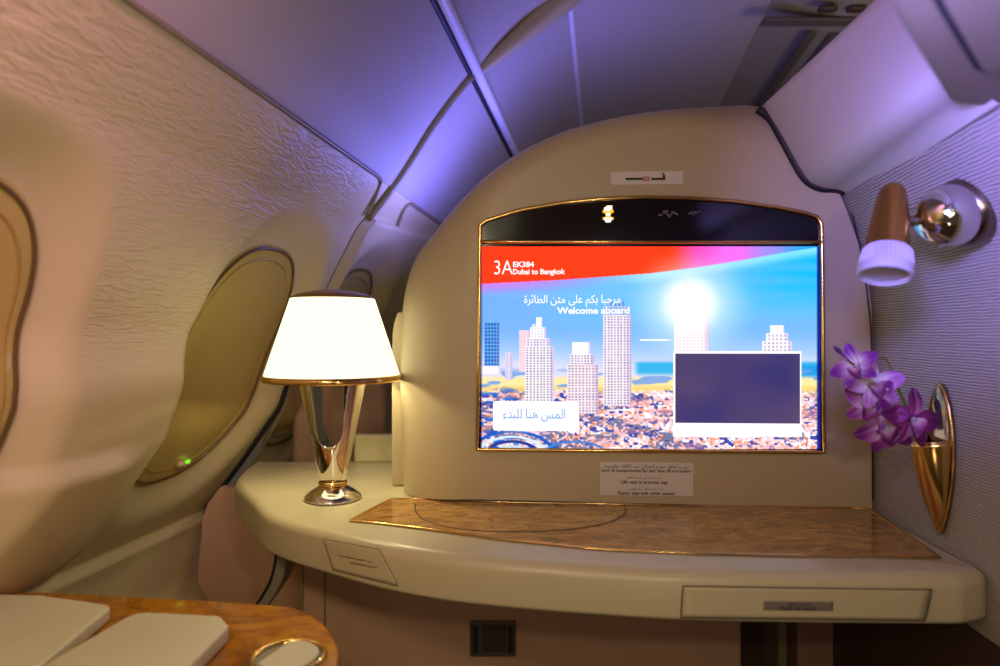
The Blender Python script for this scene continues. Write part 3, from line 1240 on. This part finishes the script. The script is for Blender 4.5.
v, f = slab(poly, BZ, TOP, .017, .006, 7)
shelf = mesh('worktop', v, f, M['shelfcream'], ts)

wp_ = [Q(350, 522, TOP), Q(391, 500, TOP), Q(420, 499.5, TOP), Q(500, 503, TOP), Q(868, 509.5, TOP), Q(940, 558.5, TOP)]
wf = [Q(px, py, TOP) for px, py in ((900, 558.3), (800, 557), (700, 555), (600, 550.5), (500, 540.5), (420, 529.5), (380, 524.5))]
wpoly = densify(wp_ + wf, .03)
v, f = slab(wpoly, TOP - .002, TOP + .0018, 0, 0)
mesh('wood_inlay', v, f, M['burl_inlay'], ts, False)
v, f = tube([(x, y, TOP + .0018) for x, y in wpoly], .0026, 8, True, .7)
mesh('gold_edging', v, f, M['gold'], ts)
# turned recess line in the inlay
cpts = [Q(px, py, TOP) for px, py in ((415, 505), (416, 513), (424, 521), (445, 528), (475, 532), (510, 533.2), (550, 532.3), (585, 529), (608, 524), (622, 517.5), (626, 512), (624, 507.5))]
v, f = tube([(x, y, TOP + .0018) for x, y in smooth_pts(cpts, 60)], .0012, 6)
mesh('inlay_line', v, f, M['groove'], ts)
# rear upstand behind the lamp
v, f = box(-.325, .10, 1.478, 1.50, TOP - .002, TOP + .062)
bevel(mesh('rear_upstand', v, f, M['shelfcream'], ts, False), .008)


def front_pt(px, py, z=None):
    """where the shelf's front face is, for a photo pixel"""
    best = None
    a = (px - 500) / 667
    for i in range(len(fp) - 1):
        x0, y0 = fp[i]
        x1, y1 = fp[i + 1]
        den = (x1 - x0) - a * (y1 - y0)
        if abs(den) < 1e-9:
            continue
        t = (a * y0 - x0) / den
        if 0 <= t <= 1:
            y = y0 + t * (y1 - y0)
            if best is None or y < best[1]:
                best = (a * y, y)
    if best is None:
        best = (a * .812, .812)
    x, y = best
    return (x, y, (333 - py) / 667 * y)


def shelf_patch(outline, name, material, parent, off, thick=.003, cols=24):
    """curved plate that follows the shelf front; outline: left, right, top(px), bottom(px) functions"""
    l0, l1, r0, r1, tf_, bf_ = outline
    rows = 8
    V, F_ = [], []
    for layer, o_ in ((0, off), (1, -.001)):
        for j in range(rows + 1):
            for i in range(cols + 1):
                s, t = i / cols, j / rows
                pxl = l0 + (l1 - l0) * t
                pxr = r0 + (r1 - r0) * t
                px = pxl + (pxr - pxl) * s
                py = tf_(px) + (bf_(px) - tf_(px)) * t
                q = front_pt(px, py)
                V.append((q[0], q[1] - o_, q[2]))
    n_ = (rows + 1) * (cols + 1)
    for j in range(rows):
        for i in range(cols):
            k = j * (cols + 1) + i
            F_.append((k, k + 1, k + cols + 2, k + cols + 1))
    edge = [i for i in range(cols + 1)] + [j * (cols + 1) + cols for j in range(1, rows + 1)] + \
           [rows * (cols + 1) + i for i in range(cols - 1, -1, -1)] + [j * (cols + 1) for j in range(rows - 1, 0, -1)]
    for a_, b_ in zip(edge, edge[1:] + edge[:1]):
        F_.append((a_, b_, b_ + n_, a_ + n_))
    return mesh(name, V, F_, material, parent), [V[i] for i in edge]


lin_ = lambda a, b, c, d: (lambda px: b + (px - a) * (d - b) / (c - a))
# drawer at the right of the shelf front
dr, ed = shelf_patch((682, 680, 930, 923, lin_(682, 585, 930, 588.5), lin_(680, 616, 923, 619)), 'drawer', M['shelfcream'], ts, .0045)
v, f = tube(ed, .0007, 6, True)
mesh('drawer_gap', v, f, M['seam'], dr)
lb, _ = shelf_patch((762, 762, 831, 831, lin_(762, 599.6, 831, 600.2), lin_(762, 608.4, 831, 609.2)), 'drawer_placard', M['labelgrey'], dr, .0056)


def on_shelf(vf, pxc, pyc, wpx, hpx, name, material, parent, off, slope=0.0):
    tv, tf = vf
    xs = [q[0] for q in tv]
    zs = [q[1] for q in tv]
    cx, cz = (max(xs) + min(xs)) / 2, (max(zs) + min(zs)) / 2
    w, h = max(xs) - min(xs), max(zs) - min(zs)
    out = []
    for q in tv:
        dx = (q[0] - cx) / w * wpx
        p = front_pt(pxc + dx, pyc - (q[1] - cz) / h * hpx + slope * dx)
        out.append((p[0], p[1] - off, p[2]))
    return mesh(name, out, tf, material, parent, False)


on_shelf(text_vf(arabic('\u0627\u0636\u0639\u0637 \u0644\u0644\u0642\u0641\u0644'), .01), 796, 602.6, 24, 4.2, 'arabic_text', M['ink'], lb, .0062)
on_shelf(text_vf('Push to latch', .02), 796, 606.4, 36, 4.0, 'latch_text', M['ink'], lb, .0062)
# small hinged flap at the left of the shelf front
fl, ed = shelf_patch((323, 333, 379, 398, lin_(323, 538.5, 379, 549), lin_(333, 570, 398, 586)), 'flap', M['shelfcream'], ts, .0012)
v, f = tube(ed, .0005, 6, True)
mesh('flap_gap', v, f, M['groove'], fl)
on_shelf(join(*[bar2(x, x + w, z, z + .9) for x, w, z in ((0, 4, 0), (4.6, 2, .3), (7.4, 5, 0), (13, 2.4, .3), (16, 4, 0), (1, 14, -.1))]), 356, 558.5, 34, 1.6, 'embossed_lettering', M['faintink'], fl, .0018, .2)
on_shelf(join(*[bar2(x, x + w, z, z + .9) for x, w, z in ((0, 3, 0), (3.8, 5, .2), (9.6, 2, 0), (12.4, 4.5, .2), (1, 12, -.1))]), 364, 565.0, 28, 1.5, 'embossed_lettering', M['faintink'], fl, .0018, .2)

# curved bracket that carries the shelf's left end
br = [(283, 545), (281, 563), (277, 580), (270, 594), (262, 606), (250, 622)]
pts = [P(px, py, 1.17) for px, py in br]
pts = smooth_pts(pts, 24)
v = []
for p in pts:
    for dx, dy in ((-.009, 0), (.009, 0), (.009, .07), (-.009, .07)):
        v.append((p[0] + dx, p[1] + dy, p[2]))
rings = [v[i * 4:i * 4 + 4] for i in range(len(pts))]
rings[0] = [(q[0], q[1], BZ - .0005) for q in rings[0]]
v, f = rings_mesh(rings, True, True, True)
o = bevel(mesh('shelf_bracket', v, f, M['bracket'], ts, False), .003)
v, f = tube([(p[0] - .011, p[1] + .004, p[2]) for p in pts[1:]], .0035, 8)
mesh('bracket_seal', v, f, M['seam'], o)

# ------------------------------------------------------------------ lower wall behind and under the shelf
tx = lambda px, y: (px - 500) / 667 * y
YB = 1.50
v, f = hexa([(-.722, YB, -1.04), (-.722, YB, BZ), (.68, YB - .05, BZ), (.68, YB - .05, -1.04),
             (-.722, YB + .02, -1.04), (-.722, YB + .02, BZ), (.68, YB - .03, BZ), (.68, YB - .03, -1.04)])
# curved left end follows the sidewall
vs = []
for z in np.linspace(-1.04, BZ, 20):
    xl = SL * 1.53 + wallL(1.54, z) + .012
    vs += [(xl, YB, z), (xl, YB + .02, z), (.68, YB - .03, z), (.68, YB - .05, z)]
rings = [vs[i * 4:i * 4 + 4] for i in range(20)]
v, f = rings_mesh(rings, True, True, True)
tag(mesh('wall_front', v, f, M['pinkwall'], None, False), kind='structure')

# closed locker that fills the foot of the console, with its dark recess
YL = 1.27
lk = thing('footwell_locker', (.1, YL, -1.04), 'pinkish brown footwell locker panel under the shelf', 'locker')
v, f = box(tx(300, YL), tx(742, YL), YL, YB - .06, -1.04, BZ - .003)
bevel(mesh('front_panel', v, f, M['pinkwall'], lk, False), .006)
for px in (303, 325):
    v, f = box(tx(px, YL) - .0015, tx(px, YL) + .0015, YL - .003, YL + .001, -1.0, BZ - .03)
    mesh('panel_rib', v, f, M['olive'], lk, False)
lk2 = thing('footwell_cupboard', (.5, YL, -1.04), 'dark brown footwell cupboard with upright posts at the right under the drawer', 'cupboard')
v, f = box(tx(742, YL) + .002, .635, YL + .06, YB - .06, -1.04, BZ - .003)
mesh('recess', v, f, M['darkpanel'], lk2, False)
v, f = box(tx(777, YL), tx(785, YL), YL - .01, YL + .06, -1.04, BZ - .003)
bevel(mesh('post', v, f, M['olive'], lk2, False), .002)
v, f = box(tx(796, YL), tx(861, YL), YL - .01, YL + .06, -1.04, BZ - .003)
bevel(mesh('door', v, f, M['brownpanel'], lk2, False), .006)
v, f = box(tx(863, YL), tx(925, .985 * YL), YL + .02, YL + .06, -1.04, BZ - .003)
mesh('side_panel', v, f, M['darkpanel'], lk2, False)
lt = thing('latch_box', P(942, 648, 1.15), 'small dark grey latch box under the right end of the shelf', 'latch')
v, f = box(tx(927, 1.13), tx(957, 1.13), 1.13, 1.17, (333 - 690) / 667 * 1.13, (333 - 622) / 667 * 1.13)
bevel(mesh('housing', v, f, M['seam'], lt, False), .004)
v, f = box(tx(934, 1.12), tx(946, 1.12), 1.12, 1.13, (333 - 668) / 667 * 1.12, (333 - 634) / 667 * 1.12)
bevel(mesh('lever', v, f, M['socket'], lt, False), .002)

# power socket
so = thing('power_socket', P(493, 639, YL - .01), 'dark grey power socket on the locker below the shelf', 'power socket')
a, b = P(470, 622, YL - .008), P(516, 657, YL - .008)
v, f = box(a[0], b[0], YL - .008, YL - .0005, b[2], a[2])
bevel(mesh('faceplate', v, f, M['socket'], so, False), .002)
a, b = P(483, 627, YL - .01), P(506, 652, YL - .01)
v, f = box(a[0], b[0], YL - .012, YL - .008, b[2], a[2])
bevel(mesh('outlet', v, f, M['darkpanel'], so, False), .003)
a, b = P(508, 627, YL - .01), P(513, 653, YL - .01)
v, f = box(a[0], b[0], YL - .010, YL - .008, b[2], a[2])
mesh('outlet_slot', v, f, M['seam'], so, False)
a, b = P(473, 627, YL - .01), P(478, 653, YL - .01)
v, f = box(a[0], b[0], YL - .010, YL - .008, b[2], a[2])
mesh('outlet_slot', v, f, M['seam'], so, False)

# low rounded panel, added to stand in for the lit wall past the lamp
sp_ = round_corners([(-.545, -1.04), (-.30, -1.04), (-.30, -.10), (-.36, -.055), (-.545, -.07)], [0, 0, .05, .06, .03])
v, f = rings_mesh([[(x, 1.74, z) for x, z in sp_], [(x, 1.80, z) for x, z in sp_]], True, True, True)
tag(bevel(mesh('lit_wall_stand_in', v, f, M['pinkwall'], None, False, (-.42, 1.77, -1.04)), .015),
    'low pinkish rounded panel added for the lit wall between the forks of the table lamp', 'added panel')

# floor
v, f = box(-1.3, 1.3, -.5, 3.0, -1.06, -1.04)
tag(mesh('floor', v, f, M['floor'], None, False), kind='structure')

# ------------------------------------------------------------------ table lamp
LX, LY = -.2890, 1.153
tl = thing('table_lamp', (LX, LY, TOP), 'chrome table lamp with a glowing white shade standing on the shelf', 'lamp')
T = Matrix.Translation((LX, LY, TOP))
v, f = lathe([(.0005, .001), (.047, .001), (.0485, .004), (.047, .008), (.036, .016), (.026, .0215), (.022, .024), (.0005, .025)], 56, T)
sharp(mesh('foot', v, f, M['chrome'], tl), 40)
v, f = lathe([(.018, .0235), (.0235, .0245), (.0250, .028), (.0235, .0315), (.018, .0325)], 48, T)
mesh('gold_collar', v, f, M['gold'], tl)
# Y-shaped body: tapering cone with a U opening cut through it
zb, zt_ = .033, .212
n_ang = 56
body = bmesh.new()
prof_b = [(.0005, zb), (.0215, zb)] + [(.0215 + (.0595 - .0215) * (t ** 0.95), zb + (zt_ - zb) * t) for t in np.linspace(.06, 1, 16)] + [(.0005, zt_)]
v, f = lathe(prof_b, n_ang, cap0=True, cap1=True)
b1 = mesh('body', [(q[0] + LX, (q[1] * .80) + LY, q[2] + TOP) for q in v], f, M['chrome'], tl)
ucut = []
for k in range(25):
    a_ = math.pi * k / 24
    ucut.append((-.0245 * math.cos(a_), -.034 * math.sin(a_)))
zc_ = .128
ul = [(-.0300, .30 - zc_)] + [(-.0290, .085)] + ucut + [(.0290, .085)] + [(.0300, .30 - zc_)]
r0 = [(LX + x, LY - .1, TOP + zc_ + z) for x, z in ul]
r1 = [(LX + x, LY + .1, TOP + zc_ + z) for x, z in ul]
v, f = rings_mesh([r0, r1], True, True, True)
cut = mesh('cutter', v, f, M['chrome'], tl, False)
bo = b1.modifiers.new('cut', 'BOOLEAN')
bo.object = cut
bo.operation = 'DIFFERENCE'
bo.solver = 'EXACT'
bv = b1.modifiers.new('bevel', 'BEVEL')
bv.width = .0045
bv.segments = 3
bv.limit_method = 'ANGLE'
bv.angle_limit = math.radians(50)
dg = bpy.context.evaluated_depsgraph_get()
me = bpy.data.meshes.new_from_object(b1.evaluated_get(dg))
b1.modifiers.clear()
b1.data = me
me.polygons.foreach_set('use_smooth', [True] * len(me.polygons))
bpy.data.objects.remove(cut)
sharp(b1, 50)
# shade
v, f = lathe([(.1125, .2145), (.114, .216), (.0712, .346), (.0700, .346), (.1120, .2150)], 64, T)
sharp(mesh('shade', v, f, M['shade'], tl), 40)
v, f = lathe([(.1130, .2045), (.1165, .2045), (.1180, .208), (.1180, .2105), (.1165, .2150), (.1135, .2150), (.1130, .2045)], 64, T)
mesh('shade_rim', v, f, M['gold'], tl)
v, f = lathe([(.0712, .3455), (.0705, .348), (.060, .3535), (.042, .3582), (.020, .3612), (.0004, .3620)], 56, T)
mesh('cap', v, f, M['capbrown'], tl)
v, f = lathe([(.0004, .2125), (.060, .2125), (.060, .2105), (.0004, .2105)], 40, T)
mesh('shade_carrier', v, f, M['chrome'], tl)
# bulbs around the carrier, under the shade
for k in range(3):
    a_ = 2 * math.pi * k / 3 + .5
    d = bpy.data.lights.new('bulb', 'POINT')
    d.energy = 1.3
    d.color = (1.0, .86, .48)
    d.shadow_soft_size = .012
    o = bpy.data.objects.new('bulb', d)
    COL.objects.link(o)
    o.parent = tl
    o.location = (.083 * math.cos(a_), .083 * math.sin(a_), .245)

# ------------------------------------------------------------------ reading sconce on the right wall
bx, by, bz = wallR(.792, .145), .792, .145
rl = thing('wall_reading_lamp', (bx, by, bz), 'bronze bullet reading lamp with ribbed white collar on the right wall', 'reading lamp')
nv = Vector((-1, -.10, -.25)).normalized()
rot = nv.to_track_quat('Z', 'Y').to_matrix().to_4x4()
T = Matrix.Translation((bx, by, bz)) @ rot
v, f = lathe([(.042, -.010), (.043, .004), (.041, .012), (.037, .018), (.034, .021), (.030, .018)], 56, T)
mesh('wall_ring', v, f, M['satin'], rl)
v, f = lathe([(.034, .008), (.0365, .018), (.0365, .030), (.034, .041), (.028, .051), (.019, .0585), (.009, .0625), (.0004, .0635)], 56, T)
dome = mesh('dome', v, f, M['chrome'], rl)
hd_top = Vector(P(893, 187, .80))
hd_mid = Vector(P(891, 222, .80))
dome_tip = Vector((bx, by, bz)) + nv * .055
v, f = tube([tuple(dome_tip - nv * .01), tuple(dome_tip * .5 + hd_mid * .5), tuple(hd_mid)], .0060, 14)
mesh('arm', v, f, M['smokechrome'], rl)
v, f = tube([tuple(dome_tip - nv * .004), tuple(dome_tip + nv * .006)], .0095, 16)
mesh('arm_joint', v, f, M['gold'], dome)
top_ = Vector(P(893.5, 184, .812))
bot_ = Vector(P(885, 276, .778))
ax = (bot_ - top_)
ln = ax.length
T = Matrix.Translation(top_) @ ax.normalized().to_track_quat('Z', 'Y').to_matrix().to_4x4()
s = ln / .115
pr = [(.0004, 0), (.006, .0008), (.012, .004), (.0155, .010), (.018, .020), (.0205, .036), (.0228, .055), (.0245, .078), (.0250, .0850)]
v, f = lathe([(r * .94, z * s) for r, z in pr], 48, T)
mesh('shade', v, f, M['bronze'], rl)
n = 76
rings = []
for r, z, rb in [(.0254, .083, 0), (.0268, .086, 1), (.0292, .099, 1), (.0306, .106, 0), (.0313, .111, 0), (.0305, .1150, 0), (.0280, .1160, 0), (.0262, .1135, 0), (.0255, .111, 1),
                 (.020, .1100, 1), (.010, .1095, 1), (.0004, .109, 0)]:
    rings.append([tuple(T @ Vector(((r * .95 + rb * .0013 * (1 if i % 2 else -1)) * math.cos(2 * math.pi * i / n),
                                    (r * .95 + rb * .0013 * (1 if i % 2 else -1)) * math.sin(2 * math.pi * i / n), z * s))) for i in range(n)])
v, f = rings_mesh(rings)
mesh('ribbed_collar', v, f, M['ribbed'], rl, False)

# ------------------------------------------------------------------ wall vase and orchid
vy = .902
vx = wallR(vy, -.17)
tv = thing('wall_vase', (vx, vy, -.272), 'pointed mirror-gold bud vase mounted on the ribbed right wall', 'vase')


def leaf(ztop, zbot, wmax, peak, n=34):
    pts = []
    for i in range(n + 1):
        t = i / n
        pts.append((t, wmax * math.sin(math.pi * min(1, t ** peak)) ** .72 if 0 < t < 1 else 0))
    return pts


# back plate (leaf-shaped), flat against the wall
zt0, zb0 = -.068, -.272
pr_ = leaf(zt0, zb0, .0285, .85)
ringF, ringB = [], []
for t, w in pr_:
    z = zt0 + (zb0 - zt0) * t
    ringF.append((vx - .006, vy - w, z))
for t, w in pr_[::-1][1:-1]:
    z = zt0 + (zb0 - zt0) * t
    ringF.append((vx - .006, vy + w, z))
ringB = [(vx - .0005, q[1], q[2]) for q in ringF]
ringM = [(vx - .0085, vy + (q[1] - vy) * .86, -.17 + (q[2] + .17) * .97) for q in ringF]
v, f = rings_mesh([ringB, ringF, ringM], True, True, True)
mesh('back_plate', v, f, M['smokechrome'], tv)
v, f = tube(ringF, .0016, 8, True)
mesh('plate_rim', v, f, M['gold'], tv)
# pocket that holds the stem
rings = []
for i in range(23):
    t = i / 22
    z = -.142 + (-.270 + .142) * t
    w = .0275 * (1 - t ** 2.1) ** .8 + .0004
    dpt = .034 * (1 - t ** 1.5) + .0006
    rings.append([(vx - .007 - dpt * math.sin(math.pi * k / 20), vy - w * math.cos(math.pi * k / 20), z + (.010 * math.sin(math.pi * k / 20)) * (1 - t) * -.6) for k in range(21)])
v, f = rings_mesh(rings, False)
pk = mesh('pocket', v, f, M['gold'], tv)
sd = pk.modifiers.new('thickness', 'SOLIDIFY')
sd.thickness = .0015
rim = rings[0]
v, f = tube(rim, .0014, 8)
mesh('pocket_rim', v, f, M['gold'], pk)

orc = thing('orchid_sprig', (vx - .02, vy, -.16), 'purple and white orchid sprig standing in the gold wall vase', 'flower')
bpos = lambda px, py, y: Vector(P(px, py, y))
stem = smooth_pts([bpos(917, 434, .905), bpos(908, 410, .90), bpos(899, 390, .895), bpos(892, 370, .89), bpos(885, 358, .885), bpos(876, 359, .88), bpos(866, 363, .878), bpos(860, 367, .875)], 40)
v, f = tube(stem, [.0019 - .0009 * i / 40 for i in range(41)], 10)
mesh('stem', v, f, M['stem'], orc)
v, f = tube([tuple(bpos(898.5, 381, .892)), tuple(bpos(900.5, 381, .891)), tuple(bpos(900, 377, .891))], [.0022, .0018, .0004], 8)
mesh('stem_node', v, f, M['stem'], orc)


def petal(length, width, curl, cup, base_c, tip_c, tfm, edge=None, pw=1.0):
    nu, nv_ = 14, 10
    V, Fc, Cc = [], [], []
    for i in range(nu + 1):
        t = i / nu
        w = width * (math.sin(math.pi * (t ** pw) * .93 + .10) ** .75)
        for j in range(nv_ + 1):
            s_ = j / nv_ * 2 - 1
            x = s_ * w / 2
            yy = length * t
            z = -curl * t * t + cup * (s_ * s_) * w + .0012 * math.sin(7 * s_ + 5 * t)
            V.append(tuple(tfm @ Vector((x, yy, z))))
            k = min(1, max(0, (t - .25) * 2.0))
            c = [base_c[q] * (1 - k) + tip_c[q] * k for q in range(3)]
            if edge is not None:
                e = max(0, abs(s_) - .8) * 3 * .6
                c = [c[q] * (1 - e) + edge[q] * e for q in range(3)]
            vein = 1 - .10 * (abs(math.sin(s_ * 9)) ** 4)
            Cc.append([lin((c[q] * vein,))[0] for q in range(3)] + [1])
    for i in range(nu):
        for j in range(nv_):
            a_ = i * (nv_ + 1) + j
            Fc.append((a_, a_ + 1, a_ + nv_ + 2, a_ + nv_ + 1))
    return V, Fc, Cc


def flower(center, facing, roll, size, base_c, tip_c, edge_c, open_=.25, skip=()):
    ctr = Vector(center)
    R_ = Vector(facing).normalized().to_track_quat('Z', 'Y').to_matrix().to_4x4() @ Matrix.Rotation(roll, 4, 'Z')
    T0 = Matrix.Translation(ctr) @ R_
    fl = bpy.data.objects.new('blossom', None)
    # one mesh per blossom: five petals and a lip
    specs = [(90, 1.0, .62, 1.25), (90 + 72 + 12, 1.02, .80, 1.05), (90 - 72 - 12, 1.02, .80, 1.05), (90 + 144, .95, .55, 1.2), (90 - 144, .95, .55, 1.2)]
    root = None
    for k, (ang, ls, ws, pw) in enumerate(specs):
        if k in skip:
            continue
        pm = T0 @ Matrix.Rotation(math.radians(ang - 90 + random.uniform(-6, 6)), 4, 'Z') @ Matrix.Rotation(open_ + random.uniform(-.08, .12), 4, 'X')
        V_, F_, C_ = petal(size * ls, size * ws * .88, size * .22, .14, base_c, tip_c, pm, edge_c, pw)
        o = mesh('petal', V_, F_, M['petal'], root or orc)
        at_ = o.data.attributes.new('tint', 'FLOAT_COLOR', 'POINT')
        at_.data.foreach_set('color', [q for c in C_ for q in c])
        if root is None:
            # the blossom's heart carries the petals
            pass
    pm = T0 @ Matrix.Rotation(math.radians(180), 4, 'Z') @ Matrix.Rotation(.9, 4, 'X')
    V_, F_, C_ = petal(size * .62, size * .55, size * .30, .5, (225, 190, 210), (120, 20, 110), pm, None, 1.0)
    o = mesh('lip', V_, F_, M['petal'], orc)
    at_ = o.data.attributes.new('tint', 'FLOAT_COLOR', 'POINT')
    at_.data.foreach_set('color', [q for c in C_ for q in c])
    mt = T0 @ Matrix.Translation((0, 0, size * .12)) @ Matrix.Scale(1.3, 4, (0, 0, 1))
    v, f = lathe([(.0003, size * .12), (size * .06, size * .08), (size * .08, 0), (size * .05, -size * .08), (.0003, -size * .1)], 16, mt)
    mesh('column', v, f, M['ribbed'], orc)


WHT, PUR, DPUR, VIO = (246, 234, 244), (124, 30, 138), (98, 12, 84), (120, 60, 190)
flower(bpos(858, 367, .872), (-.75, -.5, .2), .5, .033, WHT, (128, 40, 160), (220, 170, 225), .5)
flower(bpos(873, 384, .882), (-.15, -.9, .15), .2, .037, (248, 240, 246), (190, 120, 204), (150, 50, 160), .35)
flower(bpos(875, 405, .886), (-.55, -.75, -.05), -.5, .039, (250, 240, 236), (140, 40, 150), (236, 206, 236), .35)
flower(bpos(886, 426, .884), (-.15, -.8, -.35), .25, .041, (230, 196, 214), PUR, (170, 90, 180), .3)
flower(bpos(911, 419, .872), (.12, -1, .06), -.15, .040, (168, 60, 130), DPUR, (150, 50, 140), .22)
for a, b in (((885, 378, .888), (868, 383, .885)), ((888, 402, .892), (872, 404, .888)), ((900, 405, .897), (884, 424, .886)), ((905, 412, .90), (907, 418, .878))):
    v, f = tube([tuple(bpos(*a)), tuple(bpos(*b))], .0011, 8)
    mesh('flower_stalk', v, f, M['ribbed'], orc)
v, f = lathe([(.0003, -.009), (.0025, -.005), (.0032, 0), (.0022, .005), (.0003, .008)], 16,
             Matrix.Translation(bpos(838, 350, .865)) @ Matrix.Rotation(-.8, 4, 'Y'))
mesh('bud', v, f, M['bud'], orc)
v, f = tube([tuple(bpos(840, 352, .866)), tuple(bpos(846, 358, .868)), tuple(bpos(856, 366, .872))], .0011, 8)
mesh('bud_stalk', v, f, M['bud'], orc)

# ------------------------------------------------------------------ side table, near left
ZT = -.36
tt = thing('side_table', (-.42, .60, -1.04), 'golden burl wood side table beside the seat, near left corner', 'side table')
tp = [(-.695, .925), Q(40, 592, ZT), Q(200, 600, ZT), Q(262, 604, ZT), Q(297, 608.5, ZT), Q(322, 622, ZT), Q(335, 640, ZT), Q(338.5, 662, ZT), (-.168, .62), (-.19, .30), (-.775, .30)]
tp = [tp[0]] + smooth_pts(tp[1:10], 60) + [tp[10]]
tpd = densify(tp, .02)
v, f = slab(tpd, ZT - .018, ZT, .003, .003, 4)
o = mesh('table_top', v, f, M['burl_table'], tt)
v, f = slab([(x * .985 - .006, .3 + (y - .3) * .985) for x, y in tpd], ZT - .024, ZT - .018)
mesh('top_edging', v, f, M['groove'], tt)
v, f = box(-.70, -.24, .34, .82, -1.04, ZT - .024)
bevel(mesh('cabinet', v, f, M['cream'], tt, False), .01)


def pad(pts, radii, z0, z1, name, label=None):
    pl_ = densify(round_corners(pts, radii), .02)
    v, f = slab(pl_, z0, z1, .004, .002, 5)
    o = mesh(name, v, f, M['padcream'], tt)
    return o


pad([(-.70, .880), (-.60, .874), (-.488, .842), (-.476, .70), (-.47, .33), (-.76, .33)], [.01, .02, .022, .02, .01, .01], ZT + .001, ZT + .017, 'padded_flap')
pad([(-.447, .818), (-.338, .806), (-.316, .778), (-.318, .70), (-.33, .33), (-.465, .33), (-.468, .70)], [.022, .014, .010, .01, .01, .01, .02], ZT + .001, ZT + .019, 'padded_flap')
# round gold-rimmed well with cream insert
cx_, cy_ = -.234, .738
T = Matrix.Translation((cx_, cy_, ZT)) @ Matrix.Diagonal((.9, .9, 1, 1))
v, f = lathe([(.0395, .0002), (.0402, .0032), (.0425, .0042), (.0450, .0030), (.0460, .0002)], 64, T)
ring_ = mesh('gold_ring', v, f, M['gold'], tt)
v, f = lathe([(.0400, .0004), (.0004, .0004)], 64, T)
mesh('well', v, f, M['olive'], tt)
seg = []
for k in range(49):
    a_ = -2.55 + (2.55 + 1.85) * k / 48
    seg.append((cx_ + .0328 * math.cos(a_), cy_ + .0328 * math.sin(a_)))
v, f = slab(seg, ZT + .0008, ZT + .0045, .0015, 0)
mesh('cream_insert', v, f, M['padcream'], tt)
